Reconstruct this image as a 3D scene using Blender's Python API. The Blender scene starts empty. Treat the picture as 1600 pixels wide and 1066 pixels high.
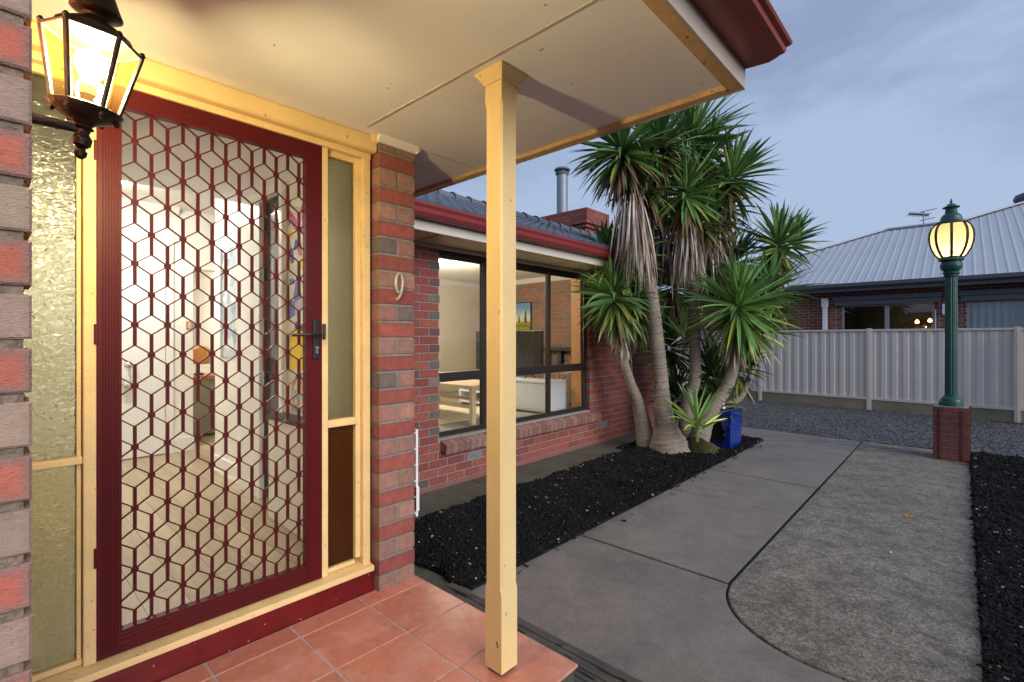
import bpy, math, random
from mathutils import Vector, Matrix
R = math.radians
rnd = random.Random(7)
S = bpy.context.scene
COL = S.collection

# ------------------------------------------------------------------ camera
# world origin is the eye; x = out of the house, y = along the front wall, ground at GZ
GZ = -1.571
PZ = -1.276          # porch tiles
cam = bpy.data.cameras.new('camera'); camo = bpy.data.objects.new('camera', cam); COL.objects.link(camo)
camo.location = (0, 0, 0); camo.rotation_euler = (R(90), 0, R(42.75))
cam.sensor_width = 36; cam.lens = 762.6/1600*36; cam.shift_y = -0.0025
cam.clip_start = .02; cam.clip_end = 2000
S.camera = camo
S.view_settings.view_transform = 'Standard'; S.view_settings.look = 'None'
S.view_settings.exposure = 0.95; S.view_settings.gamma = 1
S.cycles.max_bounces = 10; S.cycles.diffuse_bounces = 6; S.cycles.transparent_max_bounces = 16; S.cycles.transmission_bounces = 8
S.cycles.sample_clamp_indirect = 4; S.cycles.caustics_refractive = False; S.cycles.caustics_reflective = False

# ------------------------------------------------------------------ world
SUN_EL, SUN_AZ = R(22), R(98)
w = bpy.data.worlds.new('World'); S.world = w; w.use_nodes = True
nt = w.node_tree; nt.nodes.clear()
def N(nt, t, **k):
    n = nt.nodes.new(t)
    for a, b in k.items(): setattr(n, a, b)
    return n
out = N(nt, 'ShaderNodeOutputWorld'); bg = N(nt, 'ShaderNodeBackground'); bg.inputs[1].default_value = .1
sky = N(nt, 'ShaderNodeTexSky', sky_type='NISHITA', sun_disc=False, sun_elevation=SUN_EL, sun_rotation=SUN_AZ)
tc = N(nt, 'ShaderNodeTexCoord'); mp = N(nt, 'ShaderNodeMapping'); mp.inputs['Scale'].default_value = (1, 1, 2.6)
no = N(nt, 'ShaderNodeTexNoise'); no.inputs['Scale'].default_value = 1.7; no.inputs['Detail'].default_value = 9
no.inputs['Roughness'].default_value = .56; no.inputs['Distortion'].default_value = .3
cr = N(nt, 'ShaderNodeValToRGB')
cr.color_ramp.elements[0].position = .42; cr.color_ramp.elements[0].color = (1.5, 1.9, 2.85, 1)
cr.color_ramp.elements[1].position = .60; cr.color_ramp.elements[1].color = (2.2, 2.77, 3.85, 1)
mx = N(nt, 'ShaderNodeMixRGB'); mx.inputs[0].default_value = .96
L = nt.links.new
L(tc.outputs['Generated'], mp.inputs[0]); L(mp.outputs[0], no.inputs[0]); L(no.outputs[0], cr.inputs[0])
L(sky.outputs[0], mx.inputs[1]); L(cr.outputs[0], mx.inputs[2]); L(mx.outputs[0], bg.inputs[0]); L(bg.outputs[0], out.inputs[0])
sun = bpy.data.lights.new('sun', 'SUN'); sun.energy = 1.5; sun.angle = R(40); sun.color = (1, .95, .9)
suno = bpy.data.objects.new('sun', sun); COL.objects.link(suno)
suno.rotation_euler = Vector((-math.sin(SUN_AZ)*math.cos(SUN_EL), -math.cos(SUN_AZ)*math.cos(SUN_EL), -math.sin(SUN_EL))).to_track_quat('-Z', 'Y').to_euler()

def panel(name, loc, e, col, sz):
    l = bpy.data.lights.new(name, 'AREA'); l.shape = 'DISK'; l.size = sz; l.energy = e; l.color = col
    o = bpy.data.objects.new(name, l); COL.objects.link(o); o.location = loc; return o
def point(name, loc, e, col, r):
    l = bpy.data.lights.new(name, 'POINT'); l.energy = e; l.color = col; l.shadow_soft_size = r
    o = bpy.data.objects.new(name, l); COL.objects.link(o); o.location = loc; return o

# ------------------------------------------------------------------ helpers
def lin(c):
    return tuple(((x/255)/12.92 if x/255 <= .04045 else ((x/255+.055)/1.055)**2.4) for x in c)

class MB:
    def __init__(s): s.v = []; s.f = []; s.m = []; s.c = []; s.col = (1, 1, 1); s.mi = 0; s.sm = []; s.smooth = False; s.starts = []; s.fstarts = []
    def add(s, vs, fs, cols=None):
        b = len(s.v); s.starts.append(b); s.fstarts.append(len(s.f)); s.v += [tuple(p) for p in vs]
        s.c += cols if cols else [s.col]*len(vs)
        for f in fs: s.f.append(tuple(b+i for i in f)); s.m.append(s.mi); s.sm.append(s.smooth)
        return s
    def box(s, x0, x1, y0, y1, z0, z1, M=None):
        x0, x1 = min(x0, x1), max(x0, x1); y0, y1 = min(y0, y1), max(y0, y1); z0, z1 = min(z0, z1), max(z0, z1)
        vs = [Vector(p) for p in ((x0,y0,z0),(x1,y0,z0),(x1,y1,z0),(x0,y1,z0),(x0,y0,z1),(x1,y0,z1),(x1,y1,z1),(x0,y1,z1))]
        if M: vs = [M @ p for p in vs]
        return s.add(vs, [(0,3,2,1),(4,5,6,7),(0,1,5,4),(1,2,6,5),(2,3,7,6),(3,0,4,7)])
    def prism(s, poly, a, b, fn):
        # poly: list of 2D points, fn(p,q,t) -> 3D, extruded from t=a to t=b
        n = len(poly)
        vs = [fn(p[0], p[1], a) for p in poly]+[fn(p[0], p[1], b) for p in poly]
        fs = [tuple(range(n))[::-1], tuple(range(n, 2*n))]+[(i, (i+1) % n, n+(i+1) % n, n+i) for i in range(n)]
        return s.add(vs, fs)
    def lathe(s, prof, c=(0, 0, 0), n=24, cap=True, M=None, ph=0.0):
        vs = []; fs = []
        for r, z in prof:
            for i in range(n):
                a = 2*math.pi*(i+ph)/n; p = Vector((c[0]+r*math.cos(a), c[1]+r*math.sin(a), c[2]+z))
                vs.append(M @ p if M else p)
        for k in range(len(prof)-1):
            for i in range(n):
                j = (i+1) % n; fs.append((k*n+i, k*n+j, (k+1)*n+j, (k+1)*n+i))
        if cap: fs.append(tuple(range(n))[::-1]); fs.append(tuple((len(prof)-1)*n+i for i in range(n)))
        return s.add(vs, fs)
    def tube(s, pts, rad, n=10, cap=True, jit=0.0, cols=None):
        pts = [Vector(p) for p in pts]; m = len(pts)
        if not hasattr(rad, '__len__'): rad = [rad]*m
        vs = []; fs = []; cc = []; ref = None
        for k in range(m):
            d = (pts[min(k+1, m-1)]-pts[max(k-1, 0)]).normalized()
            if ref is None: ref = Vector((1, 0, 0)) if abs(d.x) < .8 else Vector((0, 1, 0))
            u = (ref-d*ref.dot(d)).normalized(); v = d.cross(u); ref = u
            for i in range(n):
                a = 2*math.pi*i/n; r = rad[k]*(1+(rnd.random()-.5)*jit)
                vs.append(pts[k]+u*math.cos(a)*r+v*math.sin(a)*r)
                if cols: cc.append(cols[k])
        for k in range(m-1):
            for i in range(n):
                j = (i+1) % n; fs.append((k*n+i, k*n+j, (k+1)*n+j, (k+1)*n+i))
        if cap: fs.append(tuple(range(n))[::-1]); fs.append(tuple((m-1)*n+i for i in range(n)))
        return s.add(vs, fs, cc or None)
    def each(s, name, mats, parent=None, bevel=0):
        st = s.starts+[len(s.v)]; fst = s.fstarts+[len(s.f)]; r = []
        for i in range(len(s.starts)):
            m = MB(); m.add(s.v[st[i]:st[i+1]], [tuple(k-st[i] for k in f) for f in s.f[fst[i]:fst[i+1]]]); r.append(m.build(name, mats, parent, bevel))
        return r
    def build(s, name, mats, parent=None, bevel=0, smooth=None, seg=2):
        me = bpy.data.meshes.new(name); me.from_pydata(s.v, [], s.f)
        if not isinstance(mats, (list, tuple)): mats = [mats]
        for m in mats: me.materials.append(m)
        me.polygons.foreach_set('material_index', s.m)
        me.polygons.foreach_set('use_smooth', [bool(smooth)]*len(s.f) if smooth is not None else s.sm)
        ca = me.color_attributes.new('Col', 'FLOAT_COLOR', 'POINT')
        flat = []
        for c in s.c: flat += [c[0], c[1], c[2], 1]
        ca.data.foreach_set('color', flat)
        me.update(); me.validate()
        o = bpy.data.objects.new(name, me); COL.objects.link(o)
        if parent is not None:
            o.parent = parent; o.matrix_parent_inverse = Matrix.Translation(-ROOTLOC(parent))
        if bevel:
            b = o.modifiers.new('bevel', 'BEVEL'); b.width = bevel; b.segments = seg; b.limit_method = 'ANGLE'; b.angle_limit = R(40)
        return o
def ROOTLOC(p):
    l = Vector((0, 0, 0))
    if p.parent is None: return Vector(p.location)
    return l          # a child already sits in world space
def tag(o, label=None, cat=None, group=None, kind=None):
    if label: o['label'] = label
    if cat: o['category'] = cat
    if group: o['group'] = group
    if kind: o['kind'] = kind
    return o
def thing(name, label, cat, loc, group=None):
    o = bpy.data.objects.new(name, None); COL.objects.link(o); o.location = loc; o.empty_display_size = .1
    return tag(o, label, cat, group)
F_, CX, CY = 762.6, 800, 529
sn, cs = math.sin(R(42.75)), math.cos(R(42.75))
def at(u, v, d):
    "world point seen at photo pixel u,v at distance d along the axis (used only to measure the place)"
    a = (u-CX)/F_*d
    return Vector((-sn*d+cs*a, cs*d+sn*a, (CY-v)/F_*d))

# ------------------------------------------------------------------ materials
def mat(name, col=(.5, .5, .5), rough=.6, metal=0, vc=False, var=0, vscale=8, bump=0, bscale=60, spec=.5, spots=None, stain=None, stain2=None, cell=None, coat=0, detail=5, aniso=(1,1,1)):
    m = bpy.data.materials.new(name); m.use_nodes = True; nt = m.node_tree; L = nt.links.new
    p = nt.nodes['Principled BSDF']; p.inputs['Roughness'].default_value = rough; p.inputs['Metallic'].default_value = metal
    p.inputs['Specular IOR Level'].default_value = spec; p.inputs['Coat Weight'].default_value = coat
    tc = N(nt, 'ShaderNodeTexCoord'); mp = N(nt, 'ShaderNodeMapping'); mp.inputs['Scale'].default_value = aniso
    L(tc.outputs['Object'], mp.inputs[0]); co = mp.outputs[0]
    if vc:
        a = N(nt, 'ShaderNodeAttribute', attribute_name='Col'); c = a.outputs['Color']
    else:
        r = N(nt, 'ShaderNodeRGB'); r.outputs[0].default_value = (*col, 1); c = r.outputs[0]
    if var:
        n = N(nt, 'ShaderNodeTexNoise'); n.inputs['Scale'].default_value = vscale; n.inputs['Detail'].default_value = detail; n.inputs['Roughness'].default_value = .74 if detail > 8 else .62
        L(co, n.inputs[0])
        mr = N(nt, 'ShaderNodeMapRange'); mr.inputs[1].default_value = .28; mr.inputs[2].default_value = .72
        mr.inputs[3].default_value = 1-var; mr.inputs[4].default_value = 1+var; L(n.outputs[0], mr.inputs[0])
        mu = N(nt, 'ShaderNodeVectorMath', operation='SCALE'); L(c, mu.inputs[0]); L(mr.outputs[0], mu.inputs['Scale']); c = mu.outputs[0]
    if stain:      # (colour, scale, threshold low, high, strength)
        n = N(nt, 'ShaderNodeTexNoise'); n.inputs['Scale'].default_value = stain[1]; n.inputs['Detail'].default_value = 6; L(co, n.inputs[0])
        n.inputs['Roughness'].default_value = .68
        mr = N(nt, 'ShaderNodeMapRange'); mr.inputs[1].default_value = stain[2]; mr.inputs[2].default_value = stain[3]; mr.inputs[4].default_value = stain[4]
        L(n.outputs[0], mr.inputs[0]); k = N(nt, 'ShaderNodeMixRGB'); k.inputs[2].default_value = (*stain[0], 1)
        L(mr.outputs[0], k.inputs[0]); L(c, k.inputs[1]); c = k.outputs[0]
    if cell:
        n = N(nt, 'ShaderNodeTexVoronoi'); n.inputs['Scale'].default_value = cell[0]; L(co, n.inputs[0]); sp = N(nt, 'ShaderNodeSeparateXYZ'); L(n.outputs['Color'], sp.inputs[0])
        mr = N(nt, 'ShaderNodeMapRange'); mr.inputs[3].default_value = 1-cell[1]; mr.inputs[4].default_value = 1+cell[1]; L(sp.outputs[0], mr.inputs[0])
        mu = N(nt, 'ShaderNodeVectorMath', operation='SCALE'); L(c, mu.inputs[0]); L(mr.outputs[0], mu.inputs['Scale']); c = mu.outputs[0]
    if stain2:
        n = N(nt, 'ShaderNodeTexNoise'); n.inputs['Scale'].default_value = stain2[1]; n.inputs['Detail'].default_value = 12; L(co, n.inputs[0])
        n.inputs['Roughness'].default_value = .8
        mr = N(nt, 'ShaderNodeMapRange'); mr.inputs[1].default_value = stain2[2]; mr.inputs[2].default_value = stain2[3]; mr.inputs[4].default_value = stain2[4]
        L(n.outputs[0], mr.inputs[0]); k = N(nt, 'ShaderNodeMixRGB'); k.inputs[2].default_value = (*stain2[0], 1)
        L(mr.outputs[0], k.inputs[0]); L(c, k.inputs[1]); c = k.outputs[0]
    if spots:      # (colour, scale, threshold)  small chips
        n = N(nt, 'ShaderNodeTexNoise'); n.inputs['Scale'].default_value = spots[1]; n.inputs['Detail'].default_value = 3; L(co, n.inputs[0])
        mr = N(nt, 'ShaderNodeMapRange'); mr.inputs[1].default_value = spots[2]; mr.inputs[2].default_value = spots[2]+.015; L(n.outputs[0], mr.inputs[0])
        k = N(nt, 'ShaderNodeMixRGB'); k.inputs[2].default_value = (*spots[0], 1); L(mr.outputs[0], k.inputs[0]); L(c, k.inputs[1]); c = k.outputs[0]
    L(c, p.inputs['Base Color'])
    if bump:
        n = N(nt, 'ShaderNodeTexNoise'); n.inputs['Scale'].default_value = bscale; n.inputs['Detail'].default_value = 4; L(co, n.inputs[0])
        b = N(nt, 'ShaderNodeBump'); b.inputs['Strength'].default_value = bump; b.inputs['Distance'].default_value = .01
        L(n.outputs[0], b.inputs['Height']); L(b.outputs[0], p.inputs['Normal'])
    return m
def emit(name, col, st):
    m = bpy.data.materials.new(name); m.use_nodes = True; nt = m.node_tree; nt.nodes.clear()
    o = N(nt, 'ShaderNodeOutputMaterial'); e = N(nt, 'ShaderNodeEmission'); e.inputs[0].default_value = (*col, 1); e.inputs[1].default_value = st
    nt.links.new(e.outputs[0], o.inputs[0]); return m
def pane_mat(name, tint, refl=.08, rough=0.0):
    m = bpy.data.materials.new(name); m.use_nodes = True; nt = m.node_tree; nt.nodes.clear(); L = nt.links.new
    o = N(nt, 'ShaderNodeOutputMaterial'); t = N(nt, 'ShaderNodeBsdfTransparent'); t.inputs[0].default_value = (*tint, 1)
    g = N(nt, 'ShaderNodeBsdfGlossy'); g.inputs['Roughness'].default_value = rough
    f = N(nt, 'ShaderNodeFresnel'); f.inputs[0].default_value = 1.5
    a = N(nt, 'ShaderNodeMath', operation='ADD'); a.inputs[1].default_value = refl-.04; a.use_clamp = True
    ge = N(nt, 'ShaderNodeNewGeometry'); fb = N(nt, 'ShaderNodeMath', operation='SUBTRACT'); fb.inputs[0].default_value = 1; L(ge.outputs['Backfacing'], fb.inputs[1])
    mm = N(nt, 'ShaderNodeMath', operation='MULTIPLY'); L(f.outputs[0], a.inputs[0]); L(a.outputs[0], mm.inputs[0]); L(fb.outputs[0], mm.inputs[1])
    x = N(nt, 'ShaderNodeMixShader'); L(mm.outputs[0], x.inputs[0]); L(t.outputs[0], x.inputs[1]); L(g.outputs[0], x.inputs[2]); L(x.outputs[0], o.inputs[0])
    return m
def obscure_mat(name, col, trans=.75, relief=.0065):
    # patterned cathedral glass: rippled refraction plus milky scatter
    m = bpy.data.materials.new(name); m.use_nodes = True; nt = m.node_tree; nt.nodes.clear(); L = nt.links.new
    o = N(nt, 'ShaderNodeOutputMaterial'); tc = N(nt, 'ShaderNodeTexCoord')
    mp = N(nt, 'ShaderNodeMapping'); mp.inputs['Scale'].default_value = (1, 1, 1.35)
    n = N(nt, 'ShaderNodeTexNoise'); n.inputs['Scale'].default_value = 40; n.inputs['Detail'].default_value = 1.0; n.inputs['Distortion'].default_value = .6
    b = N(nt, 'ShaderNodeBump'); b.inputs['Strength'].default_value = 1; b.inputs['Distance'].default_value = relief
    L(tc.outputs['Object'], mp.inputs[0]); L(mp.outputs[0], n.inputs[0]); L(n.outputs[0], b.inputs['Height'])
    r = N(nt, 'ShaderNodeBsdfRefraction'); r.inputs[0].default_value = (*col, 1); r.inputs['Roughness'].default_value = .04; r.inputs['IOR'].default_value = 1.45
    tl = N(nt, 'ShaderNodeBsdfTranslucent'); tl.inputs[0].default_value = (*col, 1)
    x = N(nt, 'ShaderNodeMixShader'); x.inputs[0].default_value = 1-trans
    g = N(nt, 'ShaderNodeBsdfGlossy'); g.inputs['Roughness'].default_value = .09
    f = N(nt, 'ShaderNodeFresnel'); f.inputs[0].default_value = 1.5
    y = N(nt, 'ShaderNodeMixShader')
    for q in (r, tl, g, f): L(b.outputs[0], q.inputs['Normal'])
    L(r.outputs[0], x.inputs[1]); L(tl.outputs[0], x.inputs[2]); L(x.outputs[0], y.inputs[1]); L(g.outputs[0], y.inputs[2])
    ge = N(nt, 'ShaderNodeNewGeometry'); fb = N(nt, 'ShaderNodeMath', operation='SUBTRACT'); fb.inputs[0].default_value = 1; L(ge.outputs['Backfacing'], fb.inputs[1])
    mm = N(nt, 'ShaderNodeMath', operation='MULTIPLY'); L(f.outputs[0], mm.inputs[0]); L(fb.outputs[0], mm.inputs[1]); L(mm.outputs[0], y.inputs[0]); L(y.outputs[0], o.inputs[0])
    return m

def amber_mat(name):
    m = bpy.data.materials.new(name); m.use_nodes = True; nt = m.node_tree; nt.nodes.clear(); L = nt.links.new
    o = N(nt, 'ShaderNodeOutputMaterial'); t = N(nt, 'ShaderNodeBsdfTransparent'); t.inputs[0].default_value = (1, .83, .43, 1)
    d = N(nt, 'ShaderNodeBsdfTranslucent'); d.inputs[0].default_value = (.95, .50, .10, 1)
    g = N(nt, 'ShaderNodeBsdfGlossy'); g.inputs['Roughness'].default_value = .08
    x = N(nt, 'ShaderNodeMixShader'); x.inputs[0].default_value = .004; y = N(nt, 'ShaderNodeMixShader'); y.inputs[0].default_value = .06
    L(t.outputs[0], x.inputs[1]); L(d.outputs[0], x.inputs[2]); L(x.outputs[0], y.inputs[1]); L(g.outputs[0], y.inputs[2]); L(y.outputs[0], o.inputs[0])
    return m
M = {}
M['brick'] = mat('brick', vc=True, rough=.85, var=.22, vscale=30, bump=.35, bscale=160, stain=((.10, .085, .08), 55, .60, .74, .6))
M['brick_rough'] = mat('brick_drag_face', vc=True, rough=.9, var=.2, vscale=45, bump=.6, bscale=190, aniso=(1, 1, 3.2), detail=9, spots=((.16, .09, .07), 150, .665))
M['mortar'] = mat('mortar', (.25, .235, .225), .95, var=.25, vscale=40, bump=.6, bscale=180)
M['mortar_pale'] = mat('mortar_pale', (.34, .30, .27), .95, var=.2, vscale=30, bump=.3, bscale=120)
M['cream'] = mat('cream_paint', (.78, .57, .27), .42, var=.07, vscale=6, bump=.06, bscale=30, spots=((.09, .06, .045), 34, .722), aniso=(1, 1, .6))
M['cream_worn'] = mat('cream_paint_worn', (.76, .55, .26), .5, var=.10, vscale=9, bump=.15, bscale=40, spots=((.20, .16, .13), 60, .70))
M['cream_trim'] = mat('cream_trim_weathered', (.62, .40, .20), .6, var=.2, vscale=14, bump=.2, bscale=40, spots=((.14, .07, .03), 38, .68))
M['fascia'] = mat('fascia_paint', (.47, .40, .35), .55, var=.08, vscale=7, bump=.08, bscale=50, spots=((.14, .12, .11), 30, .74))
M['ceiling'] = mat('fibro_sheet', (.86, .86, .87), .8, var=.03, vscale=2.2, bump=.08, bscale=14, spots=((.42, .37, .33), 26, .745))
M['maroon'] = mat('maroon_powdercoat', (.076, .005, .007), .42, var=.08, vscale=5, spec=.22)
M['maroon_old'] = mat('maroon_gloss_old', (.13, .008, .010), .22, var=.25, vscale=9, bump=.08, bscale=18, spots=((.42, .30, .28), 46, .70))
M['gutter'] = mat('gutter_red', (.25, .05, .036), .36, var=.16, vscale=6, bump=.03, bscale=30)
M['gutter_far'] = mat('gutter_red_far', (.21, .03, .032), .38, var=.08, vscale=4)
M['black'] = mat('black_metal', (.012, .012, .014), .35, var=.1)
M['alu'] = mat('dark_bronze_aluminium', (.022, .017, .016), .38, var=.1)
M['chrome'] = mat('chrome', (.75, .75, .76), .18, 1)
M['glass'] = pane_mat('window_glass', (.95, .95, .94), .11)
M['obscure'] = obscure_mat('amber_cathedral_glass', (.80, .79, .64), .84)
M['obscure_darkened'] = obscure_mat('darkened_cathedral_glass', (.50, .27, .11), .55, .0035)  # brown tint stands in for something dark blocking light behind the pane
M['lantern_glass'] = amber_mat('lantern_amber_glass')
M['lantern_metal'] = mat('lantern_black_metal', (.012, .010, .008), .42, .4, var=.3, vscale=20, bump=.2, bscale=60)
M['tile'] = mat('terracotta_tile', vc=True, rough=.36, var=.13, vscale=26, bump=.06, bscale=20, stain=((.66, .36, .30), 5.5, .47, .68, .65))
M['grout'] = mat('grout', (.50, .38, .35), .9, var=.2, vscale=30)
M['concrete'] = mat('path_concrete', (.195, .175, .162), .85, var=.2, vscale=2.6, bump=.25, bscale=150, detail=10, stain=((.10, .09, .085), 110, .52, .68, .45), stain2=((.10, .09, .083), 2.1, .50, .64, .5), cell=(140, .13), spots=((.07, .065, .06), 30, .745))
M['concrete_old'] = mat('aggregate_concrete', (.225, .205, .175), .95, var=.35, vscale=3.0, bump=.7, bscale=130, detail=11, stain=((.07, .066, .055), 95, .50, .64, .8), stain2=((.055, .052, .043), 7, .47, .60, .62), cell=(85, .42))
M['concrete_moss'] = mat('damp_concrete', (.125, .118, .092), .8, var=.25, vscale=2.4, bump=.15, bscale=90, detail=9, stain=((.085, .085, .032), 3.2, .50, .68, .7), stain2=((.06, .06, .045), 6, .48, .62, .5))
M['joint'] = mat('joint_dirt', (.02, .018, .016), .95)
M['plank'] = mat('weathered_step', (.075, .07, .065), .85, var=.35, vscale=14, bump=.4, bscale=70, aniso=(.3, 1, 1), spots=((.012, .012, .011), 22, .62))
M['mulch'] = mat('mulch_chips', vc=True, rough=.85, spec=.25)
M['mulch_base'] = mat('mulch_soil', (.009, .008, .009), .9, bump=1, bscale=90)
M['gravel'] = mat('gravel', (.085, .085, .094), .9, var=.6, vscale=45, bump=1, bscale=70, detail=9, stain=((.05, .05, .056), 1.1, .45, .62, .6), stain2=((.16, .16, .17), 60, .52, .62, .7), cell=(38, .6))
M['stone'] = mat('gravel_stone', vc=True, rough=.85)
M['leaf'] = mat('yucca_leaf', vc=True, rough=.38, var=.15, vscale=14, spec=.45)
M['trunk'] = mat('yucca_bark', vc=True, rough=.9, var=.32, vscale=22, bump=.7, bscale=60, aniso=(1, 1, 2.4), detail=8)
M['moss'] = mat('moss', (.05, .045, .012), .95, var=.5, vscale=30, bump=.8, bscale=60)
M['white_wall'] = mat('white_wall', (.80, .79, .74), .6, var=.02)
M['white_trim'] = mat('white_gloss_trim', (.82, .82, .81), .35)
M['cream_wall'] = mat('cream_wallpaper', (.66, .61, .47), .8, var=.08, vscale=24, bump=.1, bscale=40)
M['carpet'] = mat('carpet', (.30, .27, .22), .95, var=.3, vscale=60, bump=.6, bscale=120)
M['sage'] = mat('sage_cabinet', (.24, .24, .17), .5)
M['timber'] = mat('orange_timber', (.42, .17, .06), .45, var=.2, vscale=9, aniso=(1, .2, 1))
M['pale_timber'] = mat('pale_timber', (.62, .50, .32), .5, var=.12, vscale=9, aniso=(.2, 1, 1))
M['reveal'] = mat('timber_reveal', (.50, .25, .10), .45, var=.1, vscale=7, aniso=(1, 1, .2))
M['tv'] = mat('tv_screen', (.008, .008, .009), .12, spec=.6)
M['dark'] = mat('dark_grey_paint', (.035, .035, .037), .5, var=.1)
M['colorbond'] = mat('fence_steel', (.63, .585, .54), .42, var=.04, vscale=2)
M['sleeper'] = mat('pine_sleeper', (.24, .20, .14), .85, var=.28, vscale=5, aniso=(.3, 1, 1), bump=.3, bscale=40)
M['roofsteel'] = mat('roof_steel', (.37, .40, .46), .45, var=.05, vscale=.7)
M['slate'] = mat('charcoal_steel', (.075, .08, .10), .5, var=.06)
M['frame_grey'] = mat('grey_window_frame', (.27, .26, .29), .5)
M['rooftile'] = mat('roof_tile', (.058, .070, .105), .4, var=.3, vscale=9, bump=.2, bscale=60, stain=((.30, .33, .38), 26, .58, .7, .45))
M['ridge'] = mat('ridge_tile', (.13, .14, .17), .7, var=.25, vscale=12)
M['flue'] = mat('galvanised_flue', (.22, .26, .31), .5, .4, var=.1)
M['green'] = mat('green_lamp_paint', (.012, .066, .058), .42, var=.22, vscale=16, bump=.15, bscale=60, stain=((.055, .12, .10), 26, .55, .7, .5), spots=((.5, .6, .6), 15, .79))
def globe_mat():
    m = bpy.data.materials.new('opal_globe_panel'); m.use_nodes = True; nt = m.node_tree; nt.nodes.clear(); L = nt.links.new
    o = N(nt, 'ShaderNodeOutputMaterial'); d = N(nt, 'ShaderNodeBsdfTranslucent'); d.inputs[0].default_value = (.95, .80, .46, 1)
    e = N(nt, 'ShaderNodeBsdfDiffuse'); e.inputs[0].default_value = (.8, .7, .5, 1)
    x = N(nt, 'ShaderNodeMixShader'); x.inputs[0].default_value = .2
    L(d.outputs[0], x.inputs[1]); L(e.outputs[0], x.inputs[2]); L(x.outputs[0], o.inputs[0]); return m
M['globe'] = globe_mat()
M['iron'] = mat('black_iron', (.016, .016, .017), .5)
M['blue'] = mat('cobalt_glaze', (.003, .022, .21), .14, var=.3, vscale=10, coat=.6)
M['soil'] = mat('potting_soil', (.010, .009, .008), .95, bump=1, bscale=60)
M['curtain'] = mat('sheer_curtain', (.55, .60, .60), .9)
M['whitepl'] = mat('white_plastic', (.78, .80, .84), .4)
M['brass'] = mat('weathered_brass', (.50, .42, .36), .4, .35, var=.3, vscale=60)
M['weep'] = mat('vent_grey', (.17, .19, .20), .7, var=.2, vscale=30)

# floorboards
def boards(name):
    m = bpy.data.materials.new(name); m.use_nodes = True; nt = m.node_tree; L = nt.links.new
    p = nt.nodes['Principled BSDF']; p.inputs['Roughness'].default_value = .35
    tc = N(nt, 'ShaderNodeTexCoord'); b = N(nt, 'ShaderNodeTexBrick')
    b.inputs['Color1'].default_value = (.50, .39, .25, 1); b.inputs['Color2'].default_value = (.38, .29, .18, 1); b.inputs['Mortar'].default_value = (.13, .09, .05, 1)
    b.inputs['Scale'].default_value = 1; b.inputs['Mortar Size'].default_value = .002; b.inputs['Brick Width'].default_value = 1.3; b.inputs['Row Height'].default_value = .15
    n = N(nt, 'ShaderNodeTexNoise'); mp = N(nt, 'ShaderNodeMapping'); mp.inputs['Scale'].default_value = (1.5, 26, 1); n.inputs['Scale'].default_value = 1; n.inputs['Detail'].default_value = 6
    k = N(nt, 'ShaderNodeMixRGB', blend_type='MULTIPLY'); k.inputs[0].default_value = .55
    L(tc.outputs['Object'], b.inputs[0]); L(tc.outputs['Object'], mp.inputs[0]); L(mp.outputs[0], n.inputs[0])
    L(b.outputs[0], k.inputs[1]); L(n.outputs[0], k.inputs[2]); g = N(nt, 'ShaderNodeGamma'); g.inputs[1].default_value = .8; L(k.outputs[0], g.inputs[0]); L(g.outputs[0], p.inputs[0])
    return m
M['boards'] = boards('oak_floorboards')

# ------------------------------------------------------------------ bricks
RED = [(.27, .060, .048), (.25, .056, .046), (.29, .072, .056), (.23, .05, .045)]
PINK = [(.33, .19, .15), (.29, .165, .13), (.36, .20, .155), (.27, .16, .13), (.32, .165, .135)]
GREY = [(.12, .105, .10), (.16, .13, .12)]
MAR = [(.26, .066, .050), (.225, .056, .047), (.28, .080, .056), (.20, .054, .047), (.25, .064, .048)]
def jc(c, a=.1):
    k = 1+(rnd.random()-.5)*2*a; return tuple(x*k*(1+(rnd.random()-.5)*.06) for x in c)
def brick(mb, O, A, Nn, a0, a1, z0, z1, col, depth=.1, margin=None, ch=.003, jit=.0012):
    """one chamfered brick: O origin on the face plane, A unit along, Nn unit outward"""
    o = (rnd.random()-.5)*2*jit; margin = margin or tuple(c*.88 for c in col)
    def P(a, z, n): return O+A*a+Vector((0, 0, z))+Nn*n
    def ring(i, n): return [P(a0+i, z0+i, n), P(a1-i, z0+i, n), P(a1-i, z1-i, n), P(a0+i, z1-i, n)]
    q = min(.016, (a1-a0)*.2, (z1-z0)*.2)
    vs = ring(0, -depth)+ring(0, o-ch)+ring(ch, o)+ring(ch+q, o)
    cols = [margin]*12+[col]*4
    fs = []
    for k in range(3):
        for i in range(4): fs.append((k*4+i, k*4+(i+1) % 4, (k+1)*4+(i+1) % 4, (k+1)*4+i))
    fs.append((12, 13, 14, 15))
    if A.cross(Vector((0, 0, 1))).dot(Nn) < 0: fs = [f[::-1] for f in fs]
    mb.add(vs, fs, cols)

def wall_courses(mb, O, A, Nn, length, z0, ncourse, holes=(), cols=MAR, pitch=.086, bl=.24, j=.010, depth=.1, off=.0, pat=None):
    for k in range(ncourse):
        za = z0+k*pitch; zb = za+pitch-j
        a = -((k % 2)*.5*bl)+off-bl
        while a < length:
            s0, s1 = max(a, 0), min(a+bl-j, length); a += bl
            if s1-s0 < .02: continue
            segs = [(s0, s1)]
            for (h0, h1, hz0, hz1) in holes:
                if zb > hz0+.01 and za < hz1-.01:
                    ns = []
                    for (p, q) in segs:
                        if q <= h0 or p >= h1: ns.append((p, q))
                        else:
                            if p < h0-.02: ns.append((p, h0))
                            if q > h1+.02: ns.append((h1, q))
                    segs = ns
            for (p, q) in segs:
                c = pat(k, p, q) if pat else rnd.choice(cols)
                brick(mb, O, A, Nn, p, q, za, zb, jc(c), depth)

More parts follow.
